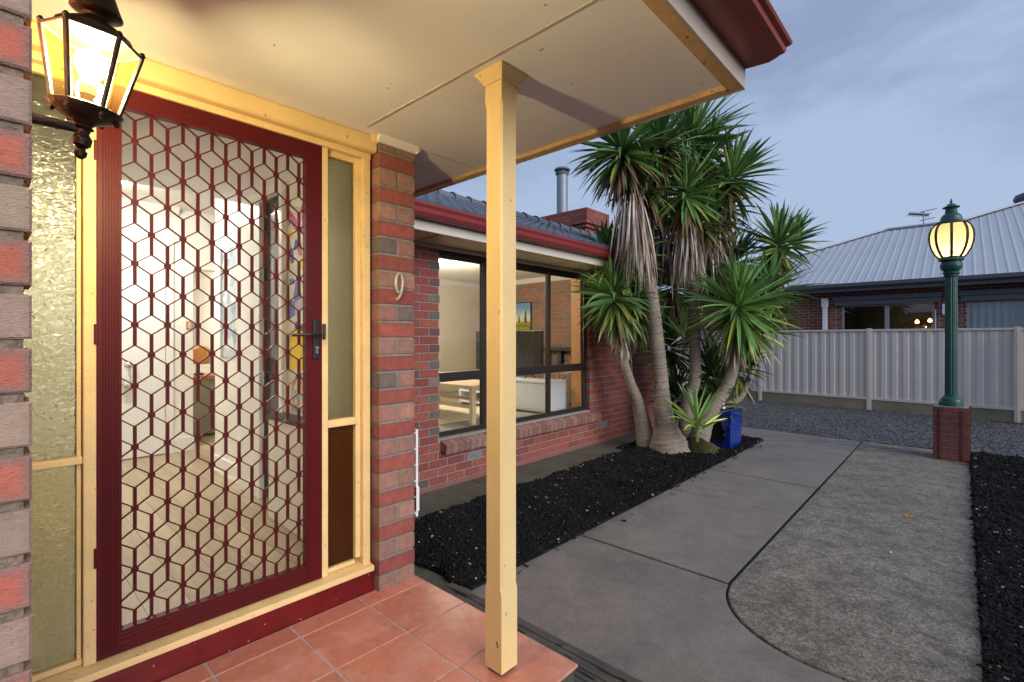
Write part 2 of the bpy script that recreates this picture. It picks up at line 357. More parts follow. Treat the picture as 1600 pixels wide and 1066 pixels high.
# ================================================================== SETTING
g = MB(); nx, ny = 60, 60
g.box(-160, 200, -60, 400, GZ-.4, GZ-.014)
ground = g.build('ground', M['gravel']); tag(ground, kind='structure')
# concrete paths
def sheet(name, polys, z, m, th=.06, kind='structure', bevel=.004):
    mb = MB()
    for poly in polys: mb.prism(poly, GZ-.05, z, lambda p, q, t: Vector((p, q, t)))
    o = mb.build(name, m, bevel=bevel); tag(o, kind=kind); return o
J = .013
path_polys = [
    [(-2.25, 2.06), (-2.25, 1.9), (-1.0, 1.5), (-1.0, -1.5), (3, -1.5), (3, 2.685), *[(-.50-.605*math.sin(R(q)), 3.29-.605*math.cos(R(q))) for q in range(0, 86, 6)], (-1.105, 3.24-J), (-2.25, 3.24-J)],
    [(-2.25, 3.24+J), (-1.115, 3.24+J), (-1.125, 4.882), (-2.25, 4.882)],
    [(-2.25, 4.892), (-1.125, 4.892), (-1.13, 5.93-.016), (-2.25, 5.93-.016)],
    [(-2.25, 5.93+.016), (-1.13, 5.93+.016), (-1.14, 9.03), (-2.30, 8.15)],
    [(-2.33, 8.20), (-1.18, 9.07), (-4.8, 9.25), (-4.8, 8.19)]]
sheet('concrete_path', path_polys, GZ+.0, M['concrete'])
sheet('old_path_slab', [[(.07, 2.70), (.07, 8.78), (-.05, 9.08), (-1.12, 9.06), (-1.10, 5.9), *[(-.50-.59*math.sin(R(q)), 3.29-.59*math.cos(R(q))) for q in range(90, -1, -6)]]], GZ+.006, M['concrete_old'], bevel=.008)
jb = MB(); jb.prism([(-2.32, 2.0), (-2.3, 1.58), (-1.05, 1.55), (-1.05, -1.5), (3.0, -1.5), (3, 2.7), (.07, 2.7), (.06, 9.0), (-4.7, 9.2), (-4.7, 8.2), (-2.31, 8.2)], GZ-.03, GZ-.009, lambda p, q, t: Vector((p, q, t)))
tag(jb.build('path_joint_bed', M['joint']), kind='structure')
ws = []
y = 1.55
for y1 in (2.60, 3.66, 5.13, 6.6, 8.06): ws.append([(-4.02, y+.006), (-3.41, y+.006), (-3.41, y1-.006), (-4.02, y1-.006)]); y = y1
sheet('wall_side_path', ws, GZ+.004, M['concrete_moss'])
sheet('porch_apron', [[(-3.41, 1.55), (-2.262, 1.55), (-2.262, 2.07), (-3.41, 2.03)]], GZ-.002, M['concrete_moss'])
jb = MB(); jb.box(-4.02, -3.42, 1.55, 8.05, GZ-.03, GZ-.006); tag(jb.build('wall_path_joint_bed', M['joint']), kind='structure')

# mulch beds
def chips(mb, x0, x1, y0, y1, n, keep=lambda x, y: True, size=1.0, bumpz=.02):
    for _ in range(n):
        x = rnd.uniform(x0, x1); y = rnd.uniform(y0, y1)
        if not keep(x, y): continue
        l = rnd.uniform(.009, .036)*size; wd = rnd.uniform(.0025, .0085)*size; h = rnd.uniform(.002, .006)*size
        r = rnd.random()
        if r < .977: k = rnd.uniform(.2, 1.9); mb.col = (.0062*k, .0062*k, .0080*k)
        elif r < .99: l *= rnd.uniform(.3, .6); wd *= 1.4; mb.col = (.42, .37, .28)
        else: l *= .6; mb.col = (.26, .12, .06)
        zz = GZ+.012+bumpz*(.5+.5*math.sin(x*9+y*4)*math.sin(y*7-x*3))+rnd.random()*.014
        Mx = Matrix.Translation((x, y, zz)) @ Matrix.Rotation(rnd.uniform(0, 6.28), 4, 'Z') @ Matrix.Rotation(rnd.gauss(0, .35), 4, 'Y') @ Matrix.Rotation(rnd.gauss(0, .4), 4, 'X')
        mb.box(-l, l, -wd, wd, -h, h, Mx)
def bed(name, poly, rects, label, lift=.02):
    mb = MB(); mb.prism(poly, GZ-.05, GZ+.004, lambda p, q, t: Vector((p, q, t)))
    b = mb.build(name+'_soil', M['mulch_base']); tag(b, kind='structure')
    mb = MB()
    for r in rects: chips(mb, *r)
    return tag(mb.build(name, M['mulch']), label, 'mulch', kind='stuff')
edge = lambda x, y: (-3.40+.012*math.sin(y*21) < x < -2.262+.018*math.sin(y*17)+.01*math.sin(y*51)) and y < 8.12 and y > 2.06+.025*math.sin(x*19)
bed('mulch', [(-3.41, 2.05), (-2.25, 2.08), (-2.25, 8.16), (-3.41, 8.16)],
    [(-2.262, -2.13, 2.3, 7.8, 34, lambda x, y: True, .8, -.01), (-3.42, -2.24, 2.03, 4.3, 30000, edge, 1, .025), (-3.42, -2.24, 4.3, 8.13, 22000, edge, 1.35, .03), (-3.6, -3.38, 6.1, 7.9, 700, lambda x, y: True, 1.3, .01)],
    'black bark mulch strewn with pale flecks in the bed under the yucca')
# right-hand mulch bed
mb = MB(); mb.prism([(.075, 2.0), (3, 2.0), (3, 9.15), (.075, 8.95)], GZ-.05, GZ-.002, lambda p, q, t: Vector((p, q, t)))
tag(mb.build('side_bed_soil', M['mulch_base']), kind='structure')
mb = MB(); e2 = lambda x, y: x > .085+.008*math.sin(y*31) and y < 9.02+.12*math.sin(x*5)
chips(mb, .075, .6, 2.7, 5.2, 15000, e2, 1, .02); chips(mb, .075, 1.1, 5.2, 9.1, 18000, e2, 1.3, .02); chips(mb, .6, 2.2, 2.7, 5.2, 5000, e2, 1.6, .02)
tag(mb.build('mulch', M['mulch']), 'dark mulch bed beyond the old slab beside the lamp plinth', 'mulch', kind='stuff')
# gravel stones
mb = MB()
for _ in range(15000):
    x = rnd.uniform(-5.5, 2.6); yy = rnd.uniform(9.1, 13.2)
    s = rnd.uniform(.006, .015); k = rnd.choice((.3, .5, .8, 1.1, 1.9)); mb.col = (.085*k, .085*k, .094*k)
    if abs(yy-11.2+.1*math.sin(x)) < .25: k *= .75
    Mx = Matrix.Translation((x, yy, GZ-.014+s*.3)) @ Matrix.Rotation(rnd.uniform(0, 6), 4, 'Z') @ Matrix.Rotation(rnd.uniform(-.6, .6), 4, 'X')
    mb.add([Mx @ Vector(p) for p in ((-s, -s*.8, 0), (s, -s, 0), (s*.9, s, 0), (-s*.8, s*.9, 0), (0, 0, s*.9))], [(0, 1, 4), (1, 2, 4), (2, 3, 4), (3, 0, 4)])
tag(mb.build('gravel', M['stone']), 'loose blue grey gravel on the driveway before the fence', 'gravel', kind='stuff')
# weeds at gravel edge
def grass(name, spots, label):
    mb = MB()
    for (x, y, r, n) in spots:
        for _ in range(n):
            a = rnd.uniform(0, 6.28); d = rnd.random()*r; p = Vector((x+d*math.cos(a)*2.2, y+d*math.sin(a), GZ-.01)); h = rnd.uniform(.012, .035)
            q = Vector((rnd.uniform(-.015, .015), rnd.uniform(-.015, .015), h)); k = rnd.uniform(.6, 1.3); mb.col = (.06*k, .12*k, .025*k)
            sd = Vector((math.cos(a), math.sin(a), 0))*.003
            mb.add([p-sd, p+sd, p+q], [(0, 1, 2)])
    return tag(mb.build(name, M['leaf']), label, 'weeds', kind='stuff')
grass('weeds', [(-.85, 9.15, .05, 220), (-.45, 9.15, .07, 300), (-.3, 9.2, .05, 180), (-1.9, 12.9, .05, 80), (-3, 12.2, .05, 90)], 'tiny green weeds at the gravel edge by the lamp base')
for (u, v, dd, nm, lb, c) in ((1420, 808, .020, 'fallen_leaf', 'small curled orange leaf lying on the old slab', (.55, .27, .05)), (1392, 863, .010, 'bird_dropping', 'tiny white speck on the old slab', (.8, .8, .8)), (1529, 809, .05, 'wood_splinter', 'long pale wood splinter lying on the mulch beside the old slab', (.5, .36, .24))):
    t = (GZ+.012)/(CY-v)*F_; p = at(u, v, t); mb = MB()
    if nm == 'fallen_leaf':
        mb.tube([p+Vector((dd*math.cos(a*.55)*1.3, dd*math.sin(a*.55), .003+.006*abs(math.sin(a*.8)))) for a in range(11)], [.002+.004*math.sin(a*.3) for a in range(11)], 6)
    elif nm == 'wood_splinter':
        q = at(1540, 818, t*.985)+Vector((0, 0, .03)); p.z += .03; mb.tube([p, p.lerp(q, .5)+Vector((0, 0, .004)), q], [.003, .005, .009], 5)
    else: mb.lathe([(dd, 0), (dd*.8, .003), (.001, .005)], p, 8)
    mm = mat(nm, c, .7, var=.2, vscale=40); tag(mb.build(nm, mm), lb, nm.split('_')[-1])

# ================================================================== THE HOUSE
H = thing('brick_house', 'red brick house with cream porch, maroon screen door and wide front window', 'house', (-4.0, 1.5, GZ))
X, Y, Z3 = Vector((1, 0, 0)), Vector((0, 1, 0)), Vector((0, 0, 1))
# ---- porch floor
mb = MB(); mb.box(-2.6, -1.116, -2.6, 1.572, GZ-.02, PZ-.011)
slab = mb.build('porch_slab', mat('mossy_slab_edge', (.07, .068, .05), .9, var=.4, vscale=9, bump=.5, bscale=40, stain=((.05, .055, .015), 9, .45, .6, .7)), bevel=.012)
tag(slab, kind='structure')
gr = MB(); gr.box(-2.25, -1.112, -2.6, 1.576, PZ-.012, PZ-.0035); gr = gr.build('tile_grout', M['grout'], slab)
tl = MB(); g2 = .005
xs = [-2.19, -2.075, -1.772, -1.442, -1.108]; ys = [-2.38+.33*i for i in range(13)]
ys = [y0+(1.580-ys[-1]) for y0 in ys]
for i in range(len(xs)-1):
    for k in range(len(ys)-1):
        if i == 0 and k == len(ys)-2: pass
        tl.col = jc((.55, .20, .135), .08); tl.box(xs[i]+g2, xs[i+1]-g2*(i < 3), ys[k]+g2, ys[k+1]-g2*(k < len(ys)-2), PZ-.012, PZ)
tl.build('floor_tiles', M['tile'], slab, bevel=.002)
# timber-look step
mb = MB()
for i in range(12): mb.box(-2.29, -.12, 1.60+i*.029, 1.60+i*.029+.024, GZ-.01, GZ+.085-(.004 if i % 2 else 0))
mb.box(-2.285, -.125, 1.602, 1.943, GZ-.01, GZ+.078)
st = mb.build('side_step', M['plank'], H, bevel=.003)

# ---- left pier wall (close to the camera)
mb = MB(); n = 34; z0 = GZ+.02
NEAR_OFF = (529-(112+83.6*.0))/1068.3*1.099   # lower edge of joint measured at the corner
zb0 = NEAR_OFF-.086*24
for k in range(-2, 34):
    za = zb0+k*.086
    red = (k % 2 == 0)
    c = (.58, .17, .12) if red else (.45, .315, .25)
    if red:
        for a in [.24*q_ for q_ in range(10)]: brick(mb, Vector((-1.099, .0524, 0)), -Y, X, a, a+.225, za, za+.071, jc(c, .06), .1, (.34, .20, .17), .0035, .001)
    else:
        for a in [0]+[.12+.24*q_ for q_ in range(10)]: brick(mb, Vector((-1.099, .0524, 0)), -Y, X, a, a+(.105 if a < .1 else .225), za, za+.071, jc(c, .08), .1, None, .0035, .001)
    # return face towards the door
    a = .0 if red else -.12
    for q in range(6):
        p0, p1 = max(a+q*.24, 0.101), a+q*.24+.225
        if p1 > p0+.02: brick(mb, Vector((-1.099, .0524, 0)), -X, Y, p0, min(p1, 1.1), za, za+.071, jc(c if q % 2 else MAR[0], .08), .1, None, .006, .001)
pier = mb.build('porch_wall', M['brick_rough'], H)
mb = MB(); mb.box(-2.2, -1.107, -2.35, .043, GZ-.02, 1.4); mb.build('mortar', mat('brown_mortar', (.23, .175, .13), .95, var=.45, vscale=50, bump=1, bscale=110), pier)

# ---- pier right of the door
PX, PY0, PY1 = -2.156, 1.3486, 1.5655
zt0 = (529-251.4)/629.2*2.156-.005      # top of the joint 0
mb = MB()
for k in range(-2, 27):
    top = zt0-.086*k-.005; bot = top-.076
    if bot < PZ-.06: continue
    stre = (k % 2 == 0); O = Vector((PX, PY0, 0)); ln = PY1-PY0
    if stre:
        c = jc(rnd.choice([(.31, .085, .068), (.28, .072, .062)]), .06); brick(mb, O, Y, X, 0, ln, bot, top, c, .1, tuple((q+.04)*.66 for q in c))
    else:
        for (a0, a1) in ((0, ln/2-.005), (ln/2+.005, ln)):
            c = rnd.choice(PINK) if rnd.random() < .85 else GREY[1]
            brick(mb, O, Y, X, a0, a1, bot, top, jc(c, .08), .1)
    # return to the door frame and outer return
    c = rnd.choice(RED) if not stre else (.16, .10, .06)
    brick(mb, Vector((PX-.101, PY0, 0)), -X, -Y, 0, .12, bot, top, jc(c), .1)
    brick(mb, Vector((PX, PY1, 0)), -X, Y, .101, .33 if stre else .22, bot, top, jc(rnd.choice(RED)), .1)
    for q in range(8): brick(mb, Vector((PX, PY1, 0)), -X, Y, .34+q*.24-(0 if stre else .11), .57+q*.24-(0 if stre else .11), bot, top, jc(rnd.choice(MAR)), .1)
pier2 = mb.build('door_pier', M['brick'], H)
mb = MB(); mb.box(PX-1.9, PX-.004, PY0+.004, PY1-.008, GZ-.02, 1.1); mb.build('mortar', M['mortar'], pier2)

# ---- window wall
WX = -4.02; W0, W1 = 1.56, 8.02
winY0, winY1, winZ0, winZ1 = 3.235, 6.03, -1.05, .945
holes = [(winY0-W0, winY1-W0, winZ0, 1.3)]
vents = [(6.41-W0-.115, 6.41-W0+.115), (3.74-W0-.115, 3.74-W0+.115), (7.55-W0-.115, 7.55-W0+.115)]
vz = GZ+.052+.086*2
for (a, b) in vents: holes.append((a-.003, b+.003, vz-.004, vz+.08))
def patw(k, p, q):
    if q > winY0-W0-.14 and p < winY0-W0 and q-p < .16: return rnd.choice([GREY[0], GREY[1], (.2, .13, .12), (.13, .06, .06)])
    if p > winY1-W0-.01 and q < winY1-W0+.16 and k > 6: return rnd.choice([(.2, .14, .11), (.24, .06, .05)])
    return rnd.choice(MAR) if rnd.random() < .96 else (.11, .07, .075)
mb = MB(); wall_courses(mb, Vector((WX, W0, 0)), Y, X, W1-W0, GZ+.052, 31, holes, pitch=.086, pat=patw, off=.105)
# end face at the corner
wall_courses(mb, Vector((WX, W1+.0, 0)), -X, Y, 4.5, GZ+.052, 31, (), pitch=.086, off=.1)
ww = mb.build('front_wall', M['brick'], H)
mb = MB()
mz = WX-.004
mb.box(WX-.1, mz, W0, winY0-.008, GZ-.02, 1.1); mb.box(WX-.1, mz, winY1+.008, W1-.008, GZ-.02, 1.1)
mb.box(WX-.1, mz, winY0-.008, winY1+.008, GZ-.02, winZ0-.0)
mb.box(WX-4.5, WX-.1, W1-.1, W1-.008, GZ-.02, 1.1)
mb.build('mortar', M['mortar'], ww)
mb = MB(); mb.box(WX-.06, WX+.012, W0, W1+.01, GZ-.02, GZ+.045); mb.build('plinth', mat('red_painted_footing', (.21, .085, .075), .8, var=.2, vscale=12), ww, bevel=.004)
for (a, b) in vents:
    mb = MB(); mb.box(WX-.05, WX-.001, W0+a, W0+b, vz, vz+.074)
    for i in range(8):
        for q in range(3): mb.box(WX-.001, WX+.003, W0+a+.012+i*.027, W0+a+.03+i*.027, vz+.010+q*.02, vz+.022+q*.02)
    mb.build('air_vent', M['weep'], H)
# brick sill (sloping rowlock)
mb = MB(); ns = int((6.2-3.22)/.086)
for i in range(ns):
    a0 = 3.245+i*.0868; a1 = a0+.078
    c = jc(rnd.choice([(.24, .13, .11), (.22, .10, .085), (.19, .10, .09), (.25, .15, .125)]), .1)
    mb.col = c
    prof = [(-4.10, -1.045), (-3.915, -1.108), (-3.925, -1.205), (-4.09, -1.15)]
    mb.prism([(p[0], p[1]+rnd.uniform(-.001, .001)) for p in prof], a0, a1, lambda p, q, t: Vector((p, t, q)))
sill = mb.build('window_sill', M['brick'], H, bevel=.004)
mb = MB(); mb.prism([(-4.10, -1.055), (-3.925, -1.116), (-3.933, -1.195), (-4.09, -1.14)], 3.25, 3.24+ns*.0868, lambda p, q, t: Vector((p, t, q))); mb.build('mortar', M['mortar'], sill)

# ---- front window
FX = -4.085      # frame face
win = None
mb = MB()
def bar(mb, y0, y1, z0, z1, d=.05, f=0): mb.box(FX-d, FX+f, y0, y1, z0, z1)
bar(mb, winY0, winY1, winZ1-.055, winZ1+.01); bar(mb, winY0, winY1, winZ0, winZ0+.055)
bar(mb, winY0, winY0+.035, winZ0+.055, winZ1-.055); bar(mb, winY1-.05, winY1, winZ0+.055, winZ1-.055)
win = mb.build('window', M['alu'], H, bevel=.003)
mb = MB(); bar(mb, winY0+.035, winY1-.05, -.465, -.365, .05, .012); mb.box(FX, FX+.022, winY0+.035, winY1-.05, -.43, -.415); mb.build('transom', M['alu'], win, bevel=.003)
for (a, b) in ((3.915, 3.985), (5.13, 5.185)):
    for (z0, z1) in ((winZ0+.055, -.465), (-.365, winZ1-.055)):
        mb = MB(); bar(mb, a, b, z0, z1, .05, .004); mb.build('mullion', M['alu'], win, bevel=.003)
for (a, b) in ((winY0+.035, 3.915), (3.985, 5.13), (5.185, winY1-.05)):
    for (z0, z1) in ((winZ0+.055, -.465), (-.365, winZ1-.055)):
        mb = MB(); mb.box(FX-.030, FX-.025, a, b, z0, z1); mb.build('pane', M['glass'], win)
        if z1 > 0:
            mb = MB(); mb.box(FX-.045, FX-.012, a, b, z1-.03, z1); mb.build('sash_rail', M['alu'], win)
mb = MB(); mb.box(FX+.004, FX+.02, 5.125, 5.14, -.2, -.14); mb.box(FX+.02, FX+.03, 5.11, 5.145, -.17, -.155); mb.build('latch', M['black'], win, bevel=.002)
# reveals
mb = MB(); mb.box(FX-.22, FX-.052, winY1-.07, winY1+.0, winZ0, winZ1); mb.box(FX-.16, FX-.052, winY0-.02, winY0+.02, winZ0, winZ1); mb.box(FX-.14, FX-.052, winY0, winY1, winZ1-.03, winZ1+.02)
mb.box(FX-.13, FX-.052, winY0+.02, winY1-.07, winZ0, winZ0+.03)
mb.build('window_reveal', M['reveal'], H, bevel=.003)
mb = MB(); mb.box(WX-.085, WX-.03, winY0, winY1, winZ1+.012, 1.0); mb.build('window_head', M['fascia'], H)

# ---- eave over the window
EY1 = 8.35
SFT = .975
mb = MB(); mb.box(WX-.1, -3.53, 1.57, EY1, SFT, SFT+.008)
mb.build('eave_soffit', mat('eave_sheet', (.70, .60, .44), .7, var=.04), H)
mb = MB()
for yy in (2.9, 5.0, 7.1): mb.box(WX, -3.535, yy, yy+.03, SFT-.006, SFT+.002)
mb.box(WX, WX+.022, 1.57, EY1, SFT-.045, SFT-.001); mb.build('eave_batten', M['fascia'], H, bevel=.002)
mb = MB(); mb.box(-3.53, -3.505, 1.57, EY1, SFT-.02, 1.12); mb.build('fascia_board', mat('pale_fascia', (.58, .54, .48), .5, var=.06, vscale=3), H, bevel=.003)
gp = [(-3.505, 1.052), (-3.44, 1.045), (-3.405, 1.055), (-3.385, 1.085), (-3.38, 1.12), (-3.365, 1.145), (-3.365, 1.166), (-3.372, 1.168), (-3.376, 1.15), (-3.395, 1.12), (-3.4, 1.09), (-3.42, 1.065), (-3.505, 1.062)]
mb = MB(); mb.prism(gp, 1.4, EY1, lambda p, q, t: Vector((p, t, q))); mb.build('gutter', M['gutter_far'], H, smooth=False)
# tiled roof
mb = MB(); mb.smooth = False
tp = .41; RX, RZ = -5.67, None
x_e, z_e = -3.37, 1.165; gauge = .32
rows = int((x_e-RX)/(gauge*.915))+1
ysamp = []; yy = 1.2
while yy < 9.4: ysamp.append(yy); yy += .01875
for r in range(rows):
    xa = x_e-r*gauge*.915; xb = xa-gauge*.915-.03
    vs = []; fs = []; n = len(ysamp); sh = (r % 2)*.075
    for (xx, lift) in ((xa, -.012), (xa, .026), (xb, .000)):
        for yy in ysamp:
            ph = ((yy+sh) % .15)/.15
            wv = .013*(math.cos(ph*2*math.pi)) + (.006 if ph < .13 else 0)
            vs.append(Vector((xx, yy, z_e+tp*(x_e-xx)+lift+(wv if lift > -.01 else -.0))))
    for k in range(2):
        for i in range(n-1): fs.append((k*n+i, k*n+i+1, (k+1)*n+i+1, (k+1)*n+i))
    mb.add(vs, fs)
RZ = z_e+tp*(x_e-RX)
roof = mb.build('tiled_roof', M['rooftile'], H)
mb = MB(); mb.prism([(RX, RZ-.05), (-7.3, 1.43), (-11, 1.43), (-11, 1.33), (-7.3, 1.33), (RX, RZ-.15), (x_e-.12, z_e-.06), (x_e-.12, z_e+.01)], 1.2, 9.38, lambda p, q, t: Vector((p, t, q)))
mb.build('roof_deck', M['slate'], roof)
mb = MB(); yy = 1.2
while yy < 9.3:
    mb.tube([(RX, yy, RZ-.02), (RX, yy+.33, RZ-.02)], [.115, .10], 14); mb.tube([(RX, yy-.0, RZ-.02), (RX, yy+.035, RZ-.02)], [.125, .122], 14); 
    yy += .325
mb.build('ridge_cap', M['ridge'], roof, smooth=False)
for yy in (3.35, 4.35, 6.2, 7.3, 8.4):
    pass
# chimney
mb = MB(); cx0, cx1, cy0, cy1 = -7.59, -6.2, 9.18, 10.13
mort = MB()
def chim(x0, x1, y0, y1, zb, n):
    O = Vector((x1, y0, 0)); wall_courses(mb, O, Y, X, y1-y0, zb, n, (), cols=MAR)
    wall_courses(mb, Vector((x0, y0, 0)), X, -Y, x1-x0, zb, n, (), cols=MAR, off=.12)
    mort.box(x0+.01, x1-.008, y0+.008, y1-.01, zb, zb+n*.086-.002)
chim(cx0+.1, cx1-.1, cy0+.1, cy1-.1, 1.32, 14); chim(cx0+.05, cx1-.05, cy0+.05, cy1-.05, 1.32+14*.086, 1); chim(cx0, cx1, cy0, cy1, 1.32+15*.086, 4)
ch = mb.build('chimney', M['brick'], H); mort.build('mortar', M['mortar'], ch)
mb = MB(); mb.lathe([(.135, 2.9), (.135, 4.02)], (-7.2, 9.6, 0), 20); mb.lathe([(.10, 4.0), (.10, 4.1)], (-7.2, 9.6, 0), 16)
mb.lathe([(.15, 3.99), (.175, 4.03), (.15, 4.05)], (-7.2, 9.6, 0), 20); mb.lathe([(.19, 4.1), (.20, 4.12), (.16, 4.16), (.02, 4.2)], (-7.2, 9.6, 0), 20)
fl = mb.build('flue_pipe', M['flue'], ch, smooth=False)

# ---- porch roof
CH = 1.02
mb = MB(); mb.box(-4.0, -.70, -2.5, 2.022, CH, CH+.008)
pc = mb.build('porch_ceiling', M['ceiling'], H)
mb = MB(); mb.box(-2.10, -.70, 1.245, 1.2535, CH-.0035, CH+.002); mb.box(-2.149, -2.141, 1.60, 2.02, CH-.002, CH+.002)
mb.box(-2.10, -.70, .05, .0585, CH-.003, CH+.002)
mb.each('sheet_joint', mat('joint_strip', (.52, .47, .42), .8, var=.1, vscale=20), pc)
mb = MB(); mb.box(-.700, -.652, -2.5, 2.066, 1.0, 1.06); mb.box(-4.0, -.700, 2.022, 2.066, 1.0, 1.06)
mb.build('soffit_trim', M['cream_trim'], H, bevel=.003)
mb = MB(); mb.box(-.6515, -.640, -2.5, 2.072, .9975, 1.2); mb.box(-4.0, -.652, 2.0665, 2.076, .9985, 1.2)
mb.build('porch_fascia', M['fascia'], H, bevel=.002)
op = [(-.640, 1.080), (-.585, 1.076), (-.5545, 1.074), (-.535, 1.079), (-.515, 1.0865), (-.4987, 1.0895), (-.494, 1.098), (-.493, 1.108), (-.4775, 1.1106), (-.472, 1.118), (-.474, 1.126), (-.480, 1.122), (-.50, 1.115), (-.505, 1.098), (-.53, 1.09), (-.5545, 1.082), (-.64, 1.088)]
mb = MB(); mb.prism(op, -2.5, 2.073, lambda p, q, t: Vector((p, t, q))); mb.build('porch_gutter', M['gutter'], H)
mb = MB(); mb.box(-3.5, -.655, -2.5, 2.064, 1.09, 1.12); mb.build('porch_roof_deck', M['slate'], H)
# cornice on the pier
mb = MB(); cp = [(0, 0), (.034, 0), (.031, -.006), (.010, -.030), (0, -.034)]
mb.prism(cp, PY0-.012, PY1+.01, lambda p, q, t: Vector((PX+p, t, CH-.001+q)))
mb.prism(cp, PX-.6, PX+.02, lambda p, q, t: Vector((t, PY1+p, CH-.001+q)))
mb.build('cornice', M['white_wall'], H, bevel=.003)
mb = MB(); mb.box(PX-.07, PX+.0, PY0-.035, PY0-.002, CH-.04, CH-.001); mb.build('cornice_return', M['cream_worn'], H, bevel=.004)

# ---- post
px1, py0 = -1.269, 1.315; pw = .088
post_poly = lambda c: [(px1-pw+c, py0), (px1-c, py0), (px1, py0+c), (px1, py0+pw-c), (px1-c, py0+pw), (px1-pw+c, py0+pw), (px1-pw, py0+pw-c), (px1-pw, py0+c)]
mb = MB()
secs = [(-1.262, .001), (-.965, .001), (-.955, .003), (-.945, .008), (.885, .008), (.905, .001), (CH-.03, .001)]
vs = []; fs = []
for z, c in secs: vs += [Vector((p[0], p[1], z)) for p in post_poly(c)]
for k in range(len(secs)-1):
    for i in range(8): fs.append((k*8+i, k*8+(i+1) % 8, (k+1)*8+(i+1) % 8, (k+1)*8+i))
fs.append(tuple(range(8))[::-1]); fs.append(tuple((len(secs)-1)*8+i for i in range(8)))
mb.add(vs, fs); post = mb.build('porch_post', M['cream'], H)
mb = MB(); c = (px1-pw/2, py0+pw/2, 0); q2 = math.sqrt(2)
mb.lathe([(.0475*q2, .972), (.0495*q2, .974), (.0500*q2, .979), (.071*q2, 1.010), (.073*q2, 1.012), (.073*q2, CH-.001)], c, 4, ph=.5); mb.build('capital', M['cream'], post, bevel=.002)
mb = MB(); mb.lathe([(.022, PZ), (.022, -1.262)], c, 10); mb.box(c[0]-.035, c[0]+.035, c[1]-.035, c[1]+.035, PZ, PZ+.004); mb.build('foot', M['dark'], post)

# ---- door frame
DX = -2.22
yL0, yL1 = .062, 1.328
mb = MB()
mb.prism([(-2.30, .935), (-2.175, .935), (-2.165, .945), (-2.165, 1.005), (-2.175, 1.0185), (-2.30, 1.0185)], .055, 1.343, lambda p, q, t: Vector((p, t, q)))
mb.box(-2.30, -2.205, .06, 1.333, .905, .9345)
fr = mb.build('door_frame', M['cream'], H, bevel=.004)
mb = MB(); mb.box(-2.30, DX+.004, .231, .266, -1.13, .905); mb.box(-2.30, DX+.004, 1.080, 1.110, -1.13, .905); mb.each('stile', M['cream_worn'], fr, .003)
mb = MB(); mb.box(-2.30, DX+.012, 1.290, 1.330, -1.16, .905); mb.box(-2.29, DX-.012, 1.262, 1.2895, -1.10, .905); mb.box(-2.30, DX+.01, .054, .075, -1.16, .905); mb.each('jamb', M['cream_worn'], fr, .003)
mb = MB(); mb.box(-2.29, DX-.004, .075, .2305, -.432, -.408); mb.box(-2.29, DX-.004, 1.1105, 1.262, -.428, -.392); mb.each('transom', M['cream_worn'], fr, .003)
mb = MB()
for (a, b) in ((.075, .2305), (1.1105, 1.262)): mb.box(-2.285, DX-.018, a, b, .878, .905); mb.box(-2.285, DX-.018, a, b, -1.128, -1.108)
for (a) in (.216, 1.1105): mb.box(-2.285, DX-.02, a, a+.012, -1.108, .878)
mb.each('glazing_bead', M['cream_worn'], fr, .002)
mb = MB(); mb.prism([(-2.32, -1.128), (-2.24, -1.132), (-2.178, -1.143), (-2.176, -1.168), (-2.32, -1.168)], .052, 1.335, lambda p, q, t: Vector((p, t, q))); mb.build('sill', M['cream_worn'], fr, bevel=.003)
mb = MB(); mb.box(-2.30, -2.196, .052, 1.345, PZ-.005, -1.1685); mb.build('riser', M['maroon_old'], H, bevel=.002)
for (a, b) in ((.075, .217), (1.1215, 1.262)):
    mb = MB(); mb.box(-2.262, -2.257, a, b, -.408 if a < 1 else -.392, .878); o = mb.build('sidelight_pane', M['obscure'], fr)
    mb = MB(); mb.box(-2.262, -2.257, a, b, -1.108, -.430); mb.build('sidelight_pane', M['obscure'] if a < 1 else M['obscure_darkened'], fr)

# ---- security screen door
SY0, SY1, SZ0, SZ1 = .2665, 1.0795, -1.126, .904
mY0, mY1, mZ0, mZ1 = .3355, 1.003, -1.045, .832
mb = MB(); xf, xb = DX+.006, DX-.03
def ribbed_v(y0, y1, z0, z1, grooves):
    mb.box(xb, xf, y0, y1, z0, z1)
    for gy in grooves: mb.box(xf-.0005, xf+.0022, gy, gy+.0045, z0+.02, z1-.02)
ribbed_v(SY0, mY0, SZ0, SZ1, [SY0+.014+i*.0085 for i in range(6)]); ribbed_v(mY1, SY1, SZ0, SZ1, [mY1+.008, mY1+.018])
mb.box(xb, xf, mY0, mY1, SZ0, mZ0); mb.box(xb, xf, mY0, mY1, mZ1, SZ1)
for dz in (.012, .024, .045): mb.box(xf-.0005, xf+.002, mY0-.01, mY1+.005, mZ0-dz-.006, mZ0-dz); mb.box(xf-.0005, xf+.002, mY0-.01, mY1+.005, mZ1+dz, mZ1+dz+.005)
sd = mb.build('security_door', M['maroon'], H, bevel=.0015)
mb = MB(); sx = .0502; per = .2245; yc0 = .3757; zc0 = .0505
def seg(p, q, wdt, x0, x1):
    d = Vector((0, q[0]-p[0], q[1]-p[1])); ln = d.length; d.normalize(); nn = Vector((0, -d.z, d.y))*wdt/2
    a, b = Vector((0, p[0], p[1])), Vector((0, q[0], q[1]))
    vs = []
    for xx in (x0, x1): vs += [a-nn+X*xx, b-nn+X*xx, b+nn+X*xx, a+nn+X*xx]
    mb.add(vs, [(0, 1, 2, 3), (7, 6, 5, 4), (0, 4, 5, 1), (1, 5, 6, 2), (2, 6, 7, 3), (3, 7, 4, 0)])
